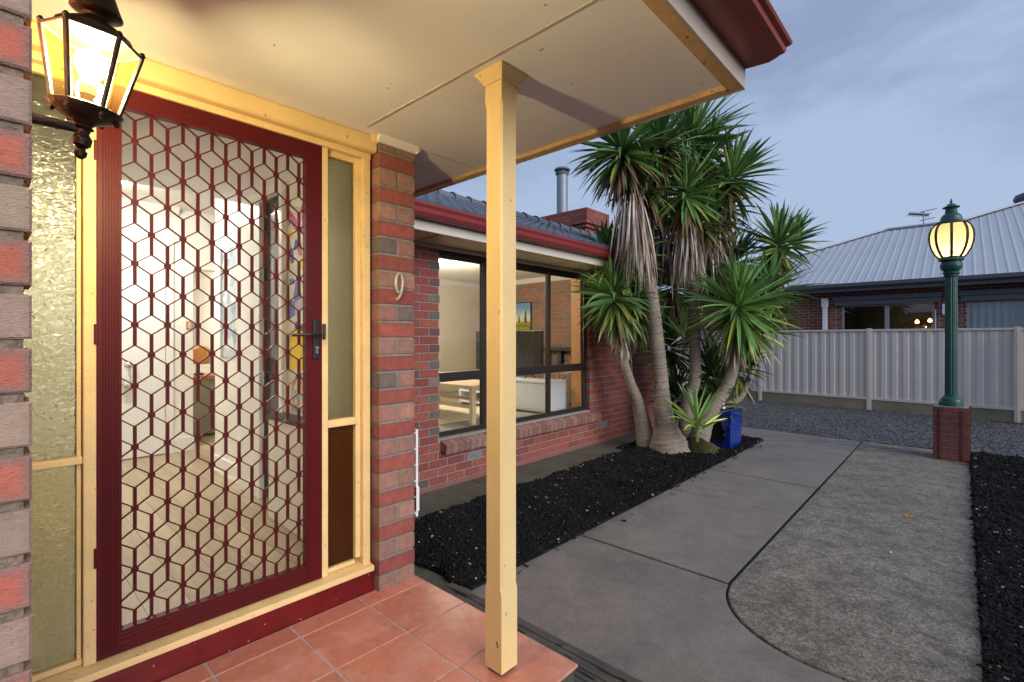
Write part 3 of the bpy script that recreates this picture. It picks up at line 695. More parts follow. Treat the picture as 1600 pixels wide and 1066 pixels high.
def cseg(p, q, wdt, x0, x1):
    # clip to the opening
    (y0, z0), (y1, z1) = p, q
    t0, t1 = 0, 1
    for (a, d, lo, hi) in ((y0, y1-y0, mY0-.004, mY1+.004), (z0, z1-z0, mZ0-.004, mZ1+.004)):
        if abs(d) < 1e-9:
            if a < lo or a > hi: return
            continue
        ta, tb = (lo-a)/d, (hi-a)/d
        if ta > tb: ta, tb = tb, ta
        t0, t1 = max(t0, ta), min(t1, tb)
    if t0 >= t1: return
    seg((y0+(y1-y0)*t0, z0+(z1-z0)*t0), (y0+(y1-y0)*t1, z0+(z1-z0)*t1), wdt, x0, x1)
gx0, gx1 = DX-.019, DX-.007
hh = per/6
for i in range(-1, 14):
    y = yc0+i*sx
    for k in range(-7, 7):
        zc = zc0+per/2*(1 if i % 2 == 0 else 0)+k*per     # diamond centre
        # rounded diamond
        pts = [(y, zc+hh), (y+.011, zc+hh*.80), (y+sx-.006, zc+.006), (y+sx-.006, zc-.006), (y+.011, zc-hh*.80), (y, zc-hh), (y-.011, zc-hh*.80), (y-sx+.006, zc-.006), (y-sx+.006, zc+.006), (y-.011, zc+hh*.80)]
        for a in range(10): cseg(pts[a], pts[(a+1) % 10], .0042, gx0+.001, gx1-.002)
        # bar to the next diamond above
        cseg((y-.0032, zc+hh), (y-.0032, zc+per-hh), .0038, gx0, gx1); cseg((y+.0032, zc+hh), (y+.0032, zc+per-hh), .0038, gx0, gx1)
        cseg((y, zc+hh), (y, zc+per-hh), .004, gx0+.0015, gx1-.004)
        cseg((y-.011, zc+per/2), (y+.011, zc+per/2), .011, gx0+.0005, gx1-.0012)
mb.build('lattice_grille', M['maroon'], sd)
mb = MB(); hy = 1.047
mb.box(xf, xf+.012, hy-.014, hy+.014, -.095, .088); lk = mb.build('lock_plate', M['black'], sd, bevel=.004)
mb = MB(); mb.tube([(xf+.01, hy-.0, .017), (xf+.045, hy-.0, .017)], .009, 12); mb.tube([(xf+.042, hy+.006, .018), (xf+.046, hy-.03, .019), (xf+.046, hy-.125, .015)], [.0085, .008, .007], 10); mb.build('lever_handle', M['black'], sd, smooth=True)
mb = MB(); mb.tube([(xf+.011, hy+.002, -.043), (xf+.016, hy+.002, -.043)], .0075, 14); mb.box(xf+.011, xf+.014, hy-.002, hy+.006, -.066, -.045); mb.tube([(xf+.011, hy+.002, -.064), (xf+.0145, hy+.002, -.064)], .006, 12); mb.build('keyhole', M['chrome'], sd)
mb = MB(); mb.box(DX+.0045, DX+.018, 1.0795, 1.094, -.005, .07); mb.build('strike_plate', M['black'], fr, bevel=.005)
mb = MB()
for z in (.62, -.02, -.80): mb.box(DX+.004, DX+.01, .258, .270, z, z+.07)
mb.each('hinge', M['maroon'], sd, .002)

# ---- white strip on the outer face of the pier
mb = MB(); mb.box(PX-.035, PX-.004, PY1+.012, PY1+.026, -.96, -.49)
mb.box(PX-.035, PX-.0, PY1+.012, PY1+.031, -.93, -.80)
for i in range(6): mb.box(PX-.03, PX-.01, PY1-.004, PY1+.013, -.515-i*.086, -.507-i*.086)
mb.build('edge_strip', M['whitepl'], H, bevel=.002)

# ---- interior shell
FZ = -1.12
mb = MB()
mb.box(-9.5, -4.3, .0, 2.45, FZ-.03, FZ); mb.box(-4.3, -2.30, .0, 1.45, FZ-.03, FZ); hf = mb.build('hall_floor', M['boards'], H)
mb = MB()
mb.box(-9.5, -2.31, -.25, 0.02, FZ, 1.3)                      # left hall wall
mb.box(-4.68, -4.03, 1.336, 1.45, FZ, 1.28); mb.box(-3.27, -2.31, 1.336, 1.45, FZ, 1.28); mb.box(-4.03, -3.27, 1.336, 1.45, .97, 1.28)
mb.box(-5.80, -5.70, .02, 1.43, FZ, 1.28)                      # end wall
mb.box(-9.6, -9.4, .02, 2.6, FZ, 1.28)                         # far room back
mb.box(-9.5, -4.68, 2.35, 2.5, FZ, 1.28)
mb.box(-5.80, -5.70, 1.43, 2.35, .70, 1.28)
mb.build('hall_wall', M['white_wall'], H)
mb = MB(); mb.box(-9.5, -4.3, .0, 2.45, 1.28, 1.3); mb.box(-4.3, -2.31, .0, 1.45, 1.28, 1.3); mb.build('hall_ceiling', M['white_wall'], H)
mb = MB()
mb.prism([(0, 0), (.09, 0), (.07, -.02), (.02, -.075), (0, -.09)], -4.68, -2.4, lambda p, q, t: Vector((t, 1.336-p, 1.279+q)))
mb.prism([(0, 0), (.09, 0), (.07, -.02), (.02, -.075), (0, -.09)], .02, 1.3, lambda p, q, t: Vector((-5.7+p, t, 1.279+q)))
mb.build('hall_cornice', M['white_trim'], H)
mb = MB(); mb.box(-4.70, -4.03, 1.318, 1.3355, FZ, FZ+.14); mb.box(-3.27, -2.32, 1.318, 1.3355, FZ, FZ+.14); mb.box(-5.6995, -5.682, 1.24, 1.44, FZ, FZ+.14)
mb.box(-4.70, -4.03, 1.310, 1.318, FZ, FZ+.03); mb.each('skirting', M['white_trim'], H, .004)
# hall side doorway: white casing, dark door
mb = MB(); mb.box(-4.03, -3.60, 1.300, 1.3355, FZ, .97); mb.box(-4.03, -3.22, 1.300, 1.3355, .955, 1.04); mb.box(-3.27, -3.22, 1.300, 1.3355, FZ, .955); mb.build('door_casing', M['white_trim'], H, bevel=.004)
mb = MB(); mb.box(-3.60, -3.27, 1.350, 1.39, FZ+.01, .955); dd = mb.build('side_door', M['dark'], H, bevel=.004)
mb = MB(); mb.box(-3.57, -3.30, 1.340, 1.3495, FZ+.12, -.30); mb.box(-3.57, -3.30, 1.340, 1.3495, -.14, .86); mb.build('dark_panel', M['tv'], dd, bevel=.003)
# white door at the end of the hall
mb = MB(); mb.box(-5.6995, -5.66, .33, 1.19, FZ+.008, .93); idr = mb.build('hall_door', M['white_trim'], H, bevel=.004)
mb = MB(); mb.box(-5.6995, -5.672, 1.195, 1.26, FZ, .99); mb.box(-5.6995, -5.672, .26, .325, FZ, .99); mb.box(-5.6995, -5.672, .325, 1.195, .935, 1.0); mb.build('hall_door_casing', M['white_trim'], idr, bevel=.004)
mb = MB(); mb.tube([(-5.66, .905, -.24), (-5.61, .905, -.24)], .012, 10); mb.tube([(-5.61, .905, -.24), (-5.61, .97, -.24)], .009, 10); mb.tube([(-5.66, .905, -.24), (-5.653, .905, -.24)], .03, 14); mb.build('door_handle', M['chrome'], idr, smooth=True)
mb = MB(); mb.tube([(-5.66, .9, -.42), (-5.60, .9, -.42)], .04, 14); mb.build('deadlock', M['chrome'], idr, smooth=True)

# living room
mb = MB()
mb.box(-8.1, -8.0, 2.5, 7.7, FZ, 1.22); mb.box(-8.0, -4.2, 2.50, 2.6, FZ, 1.22)
mb.box(-4.24, -4.14, 2.6, winY0-.02, FZ, 1.22); mb.box(-4.24, -4.14, winY1, 7.6, FZ, 1.22); mb.box(-4.24, -4.14, winY0-.02, winY1, winZ1+.02, 1.22); mb.box(-4.24, -4.14, winY0-.02, winY1, FZ, winZ0)
mb.build('living_wall', M['cream_wall'], H)
mb = MB(); mb.box(-8.1, -4.12, 2.5, 7.8, 1.22, 1.24); mb.build('living_ceiling', M['white_wall'], H)
mb = MB(); mb.box(-8.1, -4.12, 2.5, 7.8, FZ-.02, FZ); mb.build('living_carpet', M['carpet'], H)
mb = MB(); IB = [(.32, .15, .11), (.28, .15, .12), (.22, .17, .14), (.33, .17, .12), (.26, .18, .15), (.34, .14, .10)]
wall_courses(mb, Vector((-8.0, 7.6, 0)), X, -Y, 3.84, FZ, 28, (), cols=IB, depth=.05)
ib = mb.build('inside_brick_wall', M['brick'], H)
mb = MB(); mb.box(-8.0, -4.2, 7.607, 7.7, FZ, 1.22); mb.build('mortar', M['mortar_pale'], ib)
mb = MB(); cpf = [(0, 0), (.09, 0), (.07, -.02), (.02, -.075), (0, -.09)]
mb.prism(cpf, -8, -4.2, lambda p, q, t: Vector((t, 7.6-p, 1.219+q))); mb.prism(cpf, 2.6, 7.6, lambda p, q, t: Vector((-8+p, t, 1.219+q))); mb.build('living_cornice', M['white_trim'], H)

# ================================================================== THINGS IN THE HOUSE
# painting
t = thing('painting', 'framed landscape painting of trees hung on the inside brick wall', 'painting', (-6.85, 7.58, .45))
def painting_mat():
    m = bpy.data.materials.new('tree_landscape'); m.use_nodes = True; nt = m.node_tree; L = nt.links.new; p = nt.nodes['Principled BSDF']; p.inputs['Roughness'].default_value = .5
    tc = N(nt, 'ShaderNodeTexCoord'); sp = N(nt, 'ShaderNodeSeparateXYZ'); L(tc.outputs['Generated'], sp.inputs[0])
    n = N(nt, 'ShaderNodeTexNoise'); n.inputs['Scale'].default_value = 9; n.inputs['Detail'].default_value = 5; L(tc.outputs['Generated'], n.inputs[0])
    a = N(nt, 'ShaderNodeMath', operation='MULTIPLY_ADD'); a.inputs[1].default_value = .34; L(n.outputs[0], a.inputs[0]); L(sp.outputs[2], a.inputs[2])
    r = N(nt, 'ShaderNodeValToRGB'); e = r.color_ramp.elements; e[0].position = 0; e[0].color = (.13, .22, .03, 1); e[1].position = 1; e[1].color = (.16, .30, .55, 1)
    for (ps, c) in ((.24, (.30, .34, .04)), (.30, (.10, .16, .02)), (.44, (.42, .34, .03)), (.50, (.70, .68, .55)), (.70, (.62, .70, .75)), (.85, (.25, .42, .62))):
        q = e.new(ps); q.color = (*c, 1)
    L(a.outputs[0], r.inputs[0]); L(r.outputs[0], p.inputs[0]); return m
mb = MB(); mb.box(-7.2, -6.49, 7.575, 7.585, .18, .73); mb.build('canvas', painting_mat(), t)
mb = MB(); mb.box(-7.22, -6.47, 7.567, 7.588, .73, .75); mb.box(-7.22, -6.47, 7.567, 7.588, .16, .18); mb.box(-7.22, -7.2, 7.567, 7.588, .18, .73); mb.box(-6.49, -6.47, 7.567, 7.588, .18, .73); mb.build('frame', M['dark'], t)
mb = MB(); mb.col = (.03, .07, .015)
for (x, s) in ((-6.62, 1), (-6.8, .6), (-6.95, .8)):
    for k in range(4): mb.lathe([(.05*s*(1-k*.18), .33+k*.055*s), (.004, .40+k*.06*s)], (x, 7.572, 0), 7)
mb.each('painted_tree', mat('painted_tree_green', (.10, .14, .02), .6, var=.4, vscale=30), t)
# television
t = thing('television', 'large black flat screen television on the white cabinet', 'television', (-5.5, 5.8, -.62))
mb = MB(); mb.box(-6.22, -4.73, 5.80, 5.84, -.53, .125); mb.build('casing', M['black'], t, bevel=.006)
mb = MB(); mb.box(-6.205, -4.745, 5.795, 5.8, -.515, .11); mb.build('screen', M['tv'], t)
for x in (-5.95, -5.0):
    mb = MB(); mb.tube([(x, 5.7, -.615), (x, 5.82, -.53), (x, 5.94, -.615)], .012, 8); mb.build('foot', M['black'], t)
# tv cabinet
t = thing('tv_cabinet', 'low white television cabinet behind the front window', 'cabinet', (-5.4, 5.8, FZ))
mb = MB(); mb.box(-6.4, -4.42, 5.55, 6.0, -.66, -.625); mb.box(-6.4, -6.36, 5.57, 6.0, FZ, -.66); mb.box(-4.46, -4.42, 5.57, 6.0, FZ, -.66); mb.box(-6.36, -4.46, 5.98, 6.0, FZ, -.66); mb.box(-6.36, -4.46, 5.57, 5.98, FZ+.03, FZ+.06)
mb.build('carcass', mat('blue_white_cabinet', (.60, .66, .74), .4), t, bevel=.003)
mb = MB(); mb.box(-5.2, -4.46, 5.56, 5.58, FZ+.06, -.665); mb.build('cabinet_door', mat('cabinet_front', (.58, .64, .72), .4), t, bevel=.004)
mb = MB(); mb.box(-6.36, -5.2, 5.57, 5.98, -.90, -.88); mb.build('shelf', M['white_trim'], t)
t = thing('basket', 'round brown woven bowl on the cabinet shelf', 'basket', (-5.55, 5.7, -.88))
mb = MB(); mb.lathe([(.08, 0), (.14, .05), (.15, .12), (.14, .12), (.12, .04), (.02, .01)], (-5.55, 5.72, -.88), 18); mb.build('bowl', mat('wicker', (.24, .13, .06), .8, var=.3, vscale=60, bump=.5, bscale=90), t, smooth=True)
# x-sided shelf
t = thing('shelf_unit', 'white shelf with crossed sides just inside the front window', 'shelf', (-4.35, 6.2, FZ))
mb = MB(); sx0, sx1, sy, sy2 = -4.47, -4.235, 6.35, 6.02
SX0, SX1 = -5.35, -4.85; SYa, SYb = 6.6, 6.95; top = -.60
for x in (SX0, SX1): mb.box(x, x+.03, SYa, SYa+.03, FZ, top); mb.box(x, x+.03, SYb, SYb+.03, FZ, top)
mb.each('upright', M['white_trim'], t)
mb = MB()
for z in (FZ+.06, -.87, top): mb.box(SX0, SX1+.03, SYa, SYb+.03, z, z+.02)
mb.each('shelf', M['white_trim'], t)
mb = MB()
def crossbar(x0, x1, z0, z1, y):
    for (a, b) in (((x0, z0), (x1, z1)), ((x0, z1), (x1, z0))): mb.tube([(a[0], y, a[1]), (b[0], y, b[1])], .012, 6)
crossbar(SX0+.02, SX1, -.85, top, SYa+.012); crossbar(SX0+.02, SX1, FZ+.08, -.87, SYa+.012); mb.build('cross_brace', M['white_trim'], t)
# mantel
t = thing('mantel_shelf', 'dark grey mantel shelf fixed to the inside brick wall', 'mantel', (-5.7, 7.5, -.3))
mb = MB(); mb.box(-6.15, -5.25, 7.42, 7.6, -.23, -.17); mb.build('ledge', M['dark'], t)
mb = MB()
for x in (-6.05, -5.75, -5.4): mb.box(x, x+.09, 7.5, 7.6, -.60, -.23)
mb.each('bracket', M['dark'], t)
# coffee table
t = thing('coffee_table', 'pale timber coffee table standing on the living room carpet', 'table', (-5.3, 4.5, FZ))
mb = MB(); mb.box(-6.1, -4.55, 4.18, 4.85, -.645, -.60); mb.build('table_top', M['pale_timber'], t, bevel=.004)
for (x, y) in ((-6.08, 4.2), (-4.63, 4.2), (-6.08, 4.77), (-4.63, 4.77)):
    mb = MB(); mb.box(x, x+.065, y, y+.065, FZ, -.645); mb.build('leg', M['pale_timber'], t, bevel=.003)
mb = MB(); mb.box(-6.02, -4.63, 4.21, 4.24, -.90, -.85); mb.box(-6.02, -4.63, 4.79, 4.82, -.90, -.85); mb.each('rail', M['pale_timber'], t)
t = thing('rug', 'pale fringed rug lying on the living room carpet', 'rug', (-6, 4.4, FZ))
mb = MB(); mb.box(-7.3, -5.0, 3.6, 5.4, FZ+.002, FZ+.014); mb.build('pile', mat('pale_rug', (.6, .55, .45), .95, var=.15, vscale=20), t)
# back sideboard
t = thing('sideboard', 'cream sideboard against the far living room wall', 'sideboard', (-7.7, 5.2, FZ))
mb = MB(); mb.box(-7.98, -7.6, 4.6, 6.2, -.42, -.38); mb.box(-7.98, -7.62, 4.62, 6.18, FZ+.1, -.42); mb.build('body', mat('cream_furniture', (.55, .52, .42), .5), t, bevel=.004)
mb = MB(); mb.box(-7.615, -7.605, 4.66, 5.37, FZ+.14, -.46); mb.box(-7.615, -7.605, 5.43, 6.14, FZ+.14, -.46); mb.build('door', mat('cream_furniture_door', (.60, .56, .46), .5), t, bevel=.004)
# ceiling lights
t = thing('ceiling_light', 'round oyster light on the living room ceiling', 'light', (-6.0, 5.0, 1.2))
mb = MB(); mb.lathe([(.02, -.07), (.12, -.055), (.19, -.02), (.20, 0)], (-6.0, 4.8, 1.219), 24); mb.build('diffuser', emit('oyster_glow', (1, .86, .62), 5), t, smooth=True)
mb = MB(); mb.lathe([(.205, -.02), (.215, 0)], (-6.0, 4.8, 1.2195), 24); mb.build('rim', M['white_trim'], t)
point('living_lamp', (-6.0, 4.8, .85), 78, (1, .86, .66), .12)
for i, (x, y) in enumerate(((-3.54, .61), (-7.6, 1.3), (-4.9, .75))):
    t = thing('downlight', ['bright round downlight in the hall ceiling seen through the top of the screen door', 'downlight in the ceiling of the room past the hall', 'second hall downlight deeper in from the screen door'][i], 'light', (x, y, 1.279))
    mb = MB(); mb.lathe([(.006, -.042), (.03, -.034), (.044, -.018), (.047, -.001)], (x, y, 1.279), 20); mb.build('lens', emit('downlight_glow', (1, .93, .82), 330), t, smooth=True)
    mb = MB(); mb.lathe([(.047, -.006), (.06, -.004), (.06, -.0005)], (x, y, 1.279), 24, cap=False); mb.build('trim_ring', M['white_trim'], t)
    panel('hall_lamp', (x, y, 1.268), (17, 30, 14)[i], (1, .92, .80), .16)
# sage cabinet at the end of the hall
t = thing('kitchen_cabinet', 'sage green cabinet with an orange timber top beyond the hall', 'cabinet', (-6.65, 1.75, FZ))
mb = MB(); mb.box(-6.95, -6.40, 1.38, 1.93, FZ+.02, -.47); mb.build('body', M['sage'], t, bevel=.004)
mb = MB(); mb.box(-6.98, -6.37, 1.36, 1.96, -.469, -.43); mb.build('benchtop', M['timber'], t, bevel=.004)
t = thing('table_lamp', 'small lamp with an orange shade on the sage cabinet', 'lamp', (-6.62, 1.72, -.43))
mb = MB(); mb.lathe([(.05, -.429), (.05, -.41), (.012, -.40), (.012, -.30)], (-6.62, 1.72, 0), 14); mb.build('base', M['dark'], t)
mb = MB(); mb.lathe([(.11, -.30), (.13, -.24), (.12, -.14), (.08, -.09)], (-6.62, 1.72, 0), 18); mb.build('shade', mat('orange_shade', (.62, .27, .06), .5), t, smooth=True)
t = thing('far_window', 'dark window in a white frame in the far room beyond the hall', 'far_window', (-9.3, 2.1, -.1))  # a window in the far room; its door part is the dark glass
mb = MB(); mb.box(-9.398, -9.35, 1.95, 2.34, -.20, .28); mb.build('door', M['tv'], t, bevel=.004)
mb = MB(); mb.box(-9.399, -9.36, 1.93, 2.349, -.24, .42); mb.build('frame', M['white_trim'], t)
t = thing('picture', 'small picture in a dark square frame on the far white wall', 'picture', (-9.39, 2.0, .2))
mb = MB(); mb.box(-5.6995, -5.685, 1.37, 1.425, .09, .17); mb.build('frame', M['timber'], t)
mb = MB(); mb.box(-5.685, -5.683, 1.38, 1.415, .10, .16); mb.build('print', mat('print', (.5, .42, .3), .6, var=.5, vscale=60), t)
# hall posters and picture
def daub_mat(name, cols, sc):
    m = bpy.data.materials.new(name); m.use_nodes = True; nt = m.node_tree; L = nt.links.new; p = nt.nodes['Principled BSDF']; p.inputs['Roughness'].default_value = .7
    tc = N(nt, 'ShaderNodeTexCoord'); n = N(nt, 'ShaderNodeTexVoronoi'); n.inputs['Scale'].default_value = sc; L(tc.outputs['Object'], n.inputs[0])
    sp = N(nt, 'ShaderNodeSeparateXYZ'); L(n.outputs['Color'], sp.inputs[0])
    r = N(nt, 'ShaderNodeValToRGB'); r.color_ramp.interpolation = 'CONSTANT'; e = r.color_ramp.elements
    e[0].color = (*cols[0], 1); e[1].position = 1/len(cols); e[1].color = (*cols[1], 1)
    for i, c in enumerate(cols[2:]): q = e.new((i+2)/len(cols)); q.color = (*c, 1)
    L(sp.outputs[0], r.inputs[0]); L(r.outputs[0], p.inputs[0]); return m
white = (.78, .76, .72)
D1 = daub_mat('drawing_rainbow', [white, white, (.75, .72, .7), (.6, .1, .25), white, (.9, .6, .05), white, (.1, .15, .5)], 16)
D2 = daub_mat('drawing_blue', [white, (.15, .22, .55), white, (.6, .55, .65), white], 11)
for (lb, m, x0, x1, z0, z1, wv) in (('white poster with coloured daubs high on the hall wall', D1, -3.19, -2.98, .42, .83, .01), ('child drawing with blue daubs in the middle of the hall wall', D2, -3.18, -2.93, -.06-.0+.12, .38, -.008), ('plain yellow sheet pinned below the drawings on the hall wall', mat('yellow_paper', (.85, .62, .04), .6, var=.04, vscale=20), -3.17, -2.94, -.20, .05, .005), ('small notice pinned under the yellow sheet', daub_mat('notice', [white, (.35, .45, .6), white, (.7, .3, .1)], 30), -3.14, -2.97, -.46, -.24, 0)):
    mb = MB(); n = 6; vs = []
    for i in range(n+1):
        x = x0+(x1-x0)*i/n
        for z in (z0, z1): vs.append(Vector((x, 1.333-.003*math.sin(i*1.1)*(1 if z == z0 else .3)-.001, z+wv*i/n)))
    for i in range(n+1):
        x = x0+(x1-x0)*i/n
        for z in (z0, z1): vs.append(Vector((x, 1.3355, z+wv*i/n)))
    o = 2*(n+1); fs = []
    for i in range(n): fs += [(2*i, 2*i+1, 2*i+3, 2*i+2), (o+2*i+2, o+2*i+3, o+2*i+1, o+2*i), (2*i+1, o+2*i+1, o+2*i+3, 2*i+3), (2*i, 2*i+2, o+2*i+2, o+2*i)]
    fs += [(0, o, o+1, 1), (2*n, 2*n+1, o+2*n+1, o+2*n)]
    mb.add(vs, fs); tag(mb.build('wall_poster', m), lb, 'poster', 'papers pinned on the hall wall')
t = thing('canvas_print', 'blue grey canvas print hung on the hall wall before the side doorway', 'print', (-4.3, 1.33, .2))
mb = MB(); mb.box(-4.46, -4.08, 1.325, 1.3355, -.15, .72); mb.build('canvas', daub_mat('blue_grey_art', [(.42, .50, .60), (.55, .60, .66), (.30, .38, .48), (.65, .68, .70), (.50, .56, .62)], 14), t)
mb = MB(); mb.box(-4.475, -4.46, 1.31, 1.3355, -.165, .735); mb.box(-4.08, -4.065, 1.31, 1.3355, -.165, .735); mb.build('frame', M['white_trim'], t)
t = thing('hall_console', 'white console with a dark top under the pinned papers', 'console', (-3.0, 1.25, FZ))
mb = MB(); mb.box(-3.22, -2.45, 1.20, 1.316, -.50, -.475); mb.build('top', M['dark'], t)
mb = MB(); mb.box(-3.20, -2.47, 1.21, 1.316, FZ+.001, -.50); mb.build('body', M['white_wall'], t, bevel=.004)

# ================================================================== HOUSE NUMBER AND LANTERN
mb = MB(); pts = []; rad = []
cy9, cz9 = 1.464, .286
def nine():
    P = []
    # bowl
    for i in range(37):
        a = R(-15+360*i/36); P.append((.0215*math.cos(a), .050*math.sin(a),   .0062+.0030*abs(math.cos(a))))
    return P
def ribbon(P, closed):
    n = len(P); vs = []; fs = []
    for i, (a, b, wd) in enumerate(P):
        if closed: q, p = P[(i+1) % n], P[i-1]
        else: q, p = P[min(i+1, n-1)], P[max(i-1, 0)]
        d = Vector((0, q[0]-p[0], q[1]-p[1])).normalized(); nn = Vector((0, -d.z, d.y))*wd; c = Vector((PX, cy9+a, cz9+b))
        vs += [c-nn+X*.003, c+nn+X*.003, c+nn+X*.011, c+nn*.3+X*.0145, c-nn*.3+X*.0145, c-nn+X*.011]
    m = n if closed else n-1
    for i in range(m):
        j = (i+1) % n
        for k in range(6): fs.append((i*6+k, i*6+(k+1) % 6, j*6+(k+1) % 6, j*6+k))
    if not closed: fs += [tuple(range(6)), tuple((n-1)*6+k for k in range(6))[::-1]]
    mb.add(vs, fs)
ribbon(nine()[:-1], True)
tail = []
for i in range(17):
    s = i/16; a = .0215*math.cos(R(-10))-.001; x = .022-.002*s-.040*s**2.1; z = -.002-.092*s+.008*max(0, s-.8)*5*s
    tail.append((x, z, .0088-.0035*s if s < .85 else .0048+.004*math.sin((s-.85)/.15*2.5)))
ribbon(tail, False)
tag(mb.build('house_number', M['brass'], smooth=False), 'metal number 9 fixed to the brick pier beside the door', 'number')

LX, LY, LZ = -1.46, .150, .52
t = thing('wall_lantern', 'lit black coach lantern with amber glass beside the front door', 'lantern', (LX, .0524, .46))
z0, z1, r0, r1 = .513, .672, .056, .0875
mb = MB()
cor0 = [Vector((LX+r0*math.cos(R(60*i+23)), LY+r0*math.sin(R(60*i+23)), z0)) for i in range(6)]
cor1 = [Vector((LX+r1*math.cos(R(60*i+23)), LY+r1*math.sin(R(60*i+23)), z1)) for i in range(6)]
for i in range(6):
    mb.tube([cor0[i], cor1[i]], .0056, 6); mb.tube([cor1[i], cor1[(i+1) % 6]], .0038, 6); mb.tube([cor0[i], cor0[(i+1) % 6]], .0045, 6)
    mb.lathe([(.004, -.002), (.007, .004), (.004, .010), (.001, .012)], cor1[i]+Vector((0, 0, .002)), 8); mb.lathe([(.003, -.018), (.006, -.013), (.006, -.006), (.004, 0)], cor0[i], 8)
TILT = Matrix.Translation((LX, LY, .44)) @ Matrix.Rotation(R(6.5), 4, Vector((-sn, cs, 0))) @ Matrix.Translation((-LX, -LY, -.44))
lp = [mb.build('cage', M['lantern_metal'], t)]
mb = MB()
for i in range(6):
    j = (i+1) % 6; a, b, c, d = cor0[i], cor0[j], cor1[j], cor1[i]; mb.add([a, b, c, d], [(0, 1, 2, 3)])
lp.append(mb.build('lantern_glass', M['lantern_glass'], t))
mb = MB(); C = (LX, LY, 0)
mb.lathe([(r1*.9, z1+.001), (r1*.82, z1+.007), (.068, z1+.018), (.045, z1+.034), (.028, z1+.044), (.023, z1+.050), (.026, z1+.055), (.043, z1+.060), (.048, z1+.063), (.046, z1+.068), (.038, z1+.085), (.030, z1+.105), (.016, z1+.118), (.010, z1+.128), (.014, z1+.138), (.004, z1+.15)], C, 24)
lp.append(mb.build('lid', M['lantern_metal'], t, smooth=False))
mb = MB(); mb.lathe([(.004, .405), (.010, .410), (.012, .420), (.007, .428), (.016, .436), (.018, .450), (.011, .462), (.013, .470), (.019, .474), (.014, .480), (.024, .488), (.046, .498), (.060, .508), (.068, .517), (.064, .519)], C, 24)
lp.append(mb.build('bowl', M['lantern_metal'], t, smooth=False))
mb = MB(); mb.tube([(LX, .0524, .471), (LX, LY, .471)], [.012, .0095], 12); mb.tube([(LX, .0524, .471), (LX, .062, .471), (LX, .066, .471)], [.030, .030, .012], 18)
for yy in (.085, .105): mb.tube([(LX, yy, .471), (LX, yy+.006, .471)], .012, 12)
mb.build('bracket_arm', M['lantern_metal'], t, smooth=False)
mb = MB(); mb.lathe([(.013, .519), (.013, .548), (.016, .550), (.016, .573), (.012, .576)], C, 14); lp.append(mb.build('lamp_holder', mat('lamp_holder', (.30, .20, .10), .5), t))
mb = MB(); mb.lathe([(.010, .575), (.017, .590), (.026, .606), (.029, .620), (.026, .636), (.015, .648), (.002, .652)], C, 20); lp.append(mb.build('bulb', emit('warm_bulb', (1, .945, .86), 900), t, smooth=True))
for q_ in lp: q_.data.transform(TILT)

# ================================================================== YUCCA
def trunk(mb, pts, rads, n=22, dens=.017, base=(.27, .225, .185)):
    P = [Vector(p) for p in pts]; out = []; rr = []; cc = []
    def cr(p0, p1, p2, p3, t): return .5*((2*p1)+(-p0+p2)*t+(2*p0-5*p1+4*p2-p3)*t*t+(-p0+3*p1-3*p2+p3)*t**3)
    for i in range(len(P)-1):
        a, b, c, d = P[max(i-1, 0)], P[i], P[i+1], P[min(i+2, len(P)-1)]
        k = max(2, int((c-b).length/dens))
        for q in range(k):
            s = q/k; out.append(cr(a, b, c, d, s)); r = rads[i]*(1-s)+rads[i+1]*s
            rr.append(r*(1+(.03 if len(rr) % 2 == 0 else -.02)+rnd.uniform(-.02, .02)))
            kk = .85+.3*rnd.random()-(.18 if len(rr) % 3 == 1 else 0); cc.append(tuple(x*kk for x in base))
    mb.tube(out, rr, n, True, .075, cc)
def leaf(mb, p, d, Ln, W, droop, c0, c1, tipc, roll=0.0, segs=6):
    d = d.normalized(); side = d.cross(Z3)
    if side.length < .05: side = X.copy()
    side.normalize(); side = Matrix.Rotation(roll, 3, d) @ side
    vs = []; cols = []; fs = []; pos = Vector(p); dr = Vector(d)
    for i in range(segs+1):
        t = i/segs
        w = W*(.55+1.6*t if t < .28 else 1.0*(1-((t-.28)/.72)**1.7)) if t < 1 else 0
        up = side.cross(dr).normalized()
        w2 = w*.5
        vs += [pos-side*w2+up*w2*.35, pos-up*w2*.12, pos+side*w2+up*w2*.35]
        k = c0 if t < .15 else (tuple(a*(1-t)+b*t for a, b in zip(c0, c1)) if t < .86 else tipc)
        e = tuple(x*1.12 for x in k); cols += [e, tuple(x*.85 for x in k), e]
        pos = pos+dr*(Ln/segs); dr = (dr+Vector((0, 0, -1))*droop*(.25+t)/segs*2).normalized()
    for i in range(segs):
        a = i*3; fs += [(a, a+1, a+4, a+3), (a+1, a+2, a+5, a+4)]
    mb.add(vs, fs, cols)
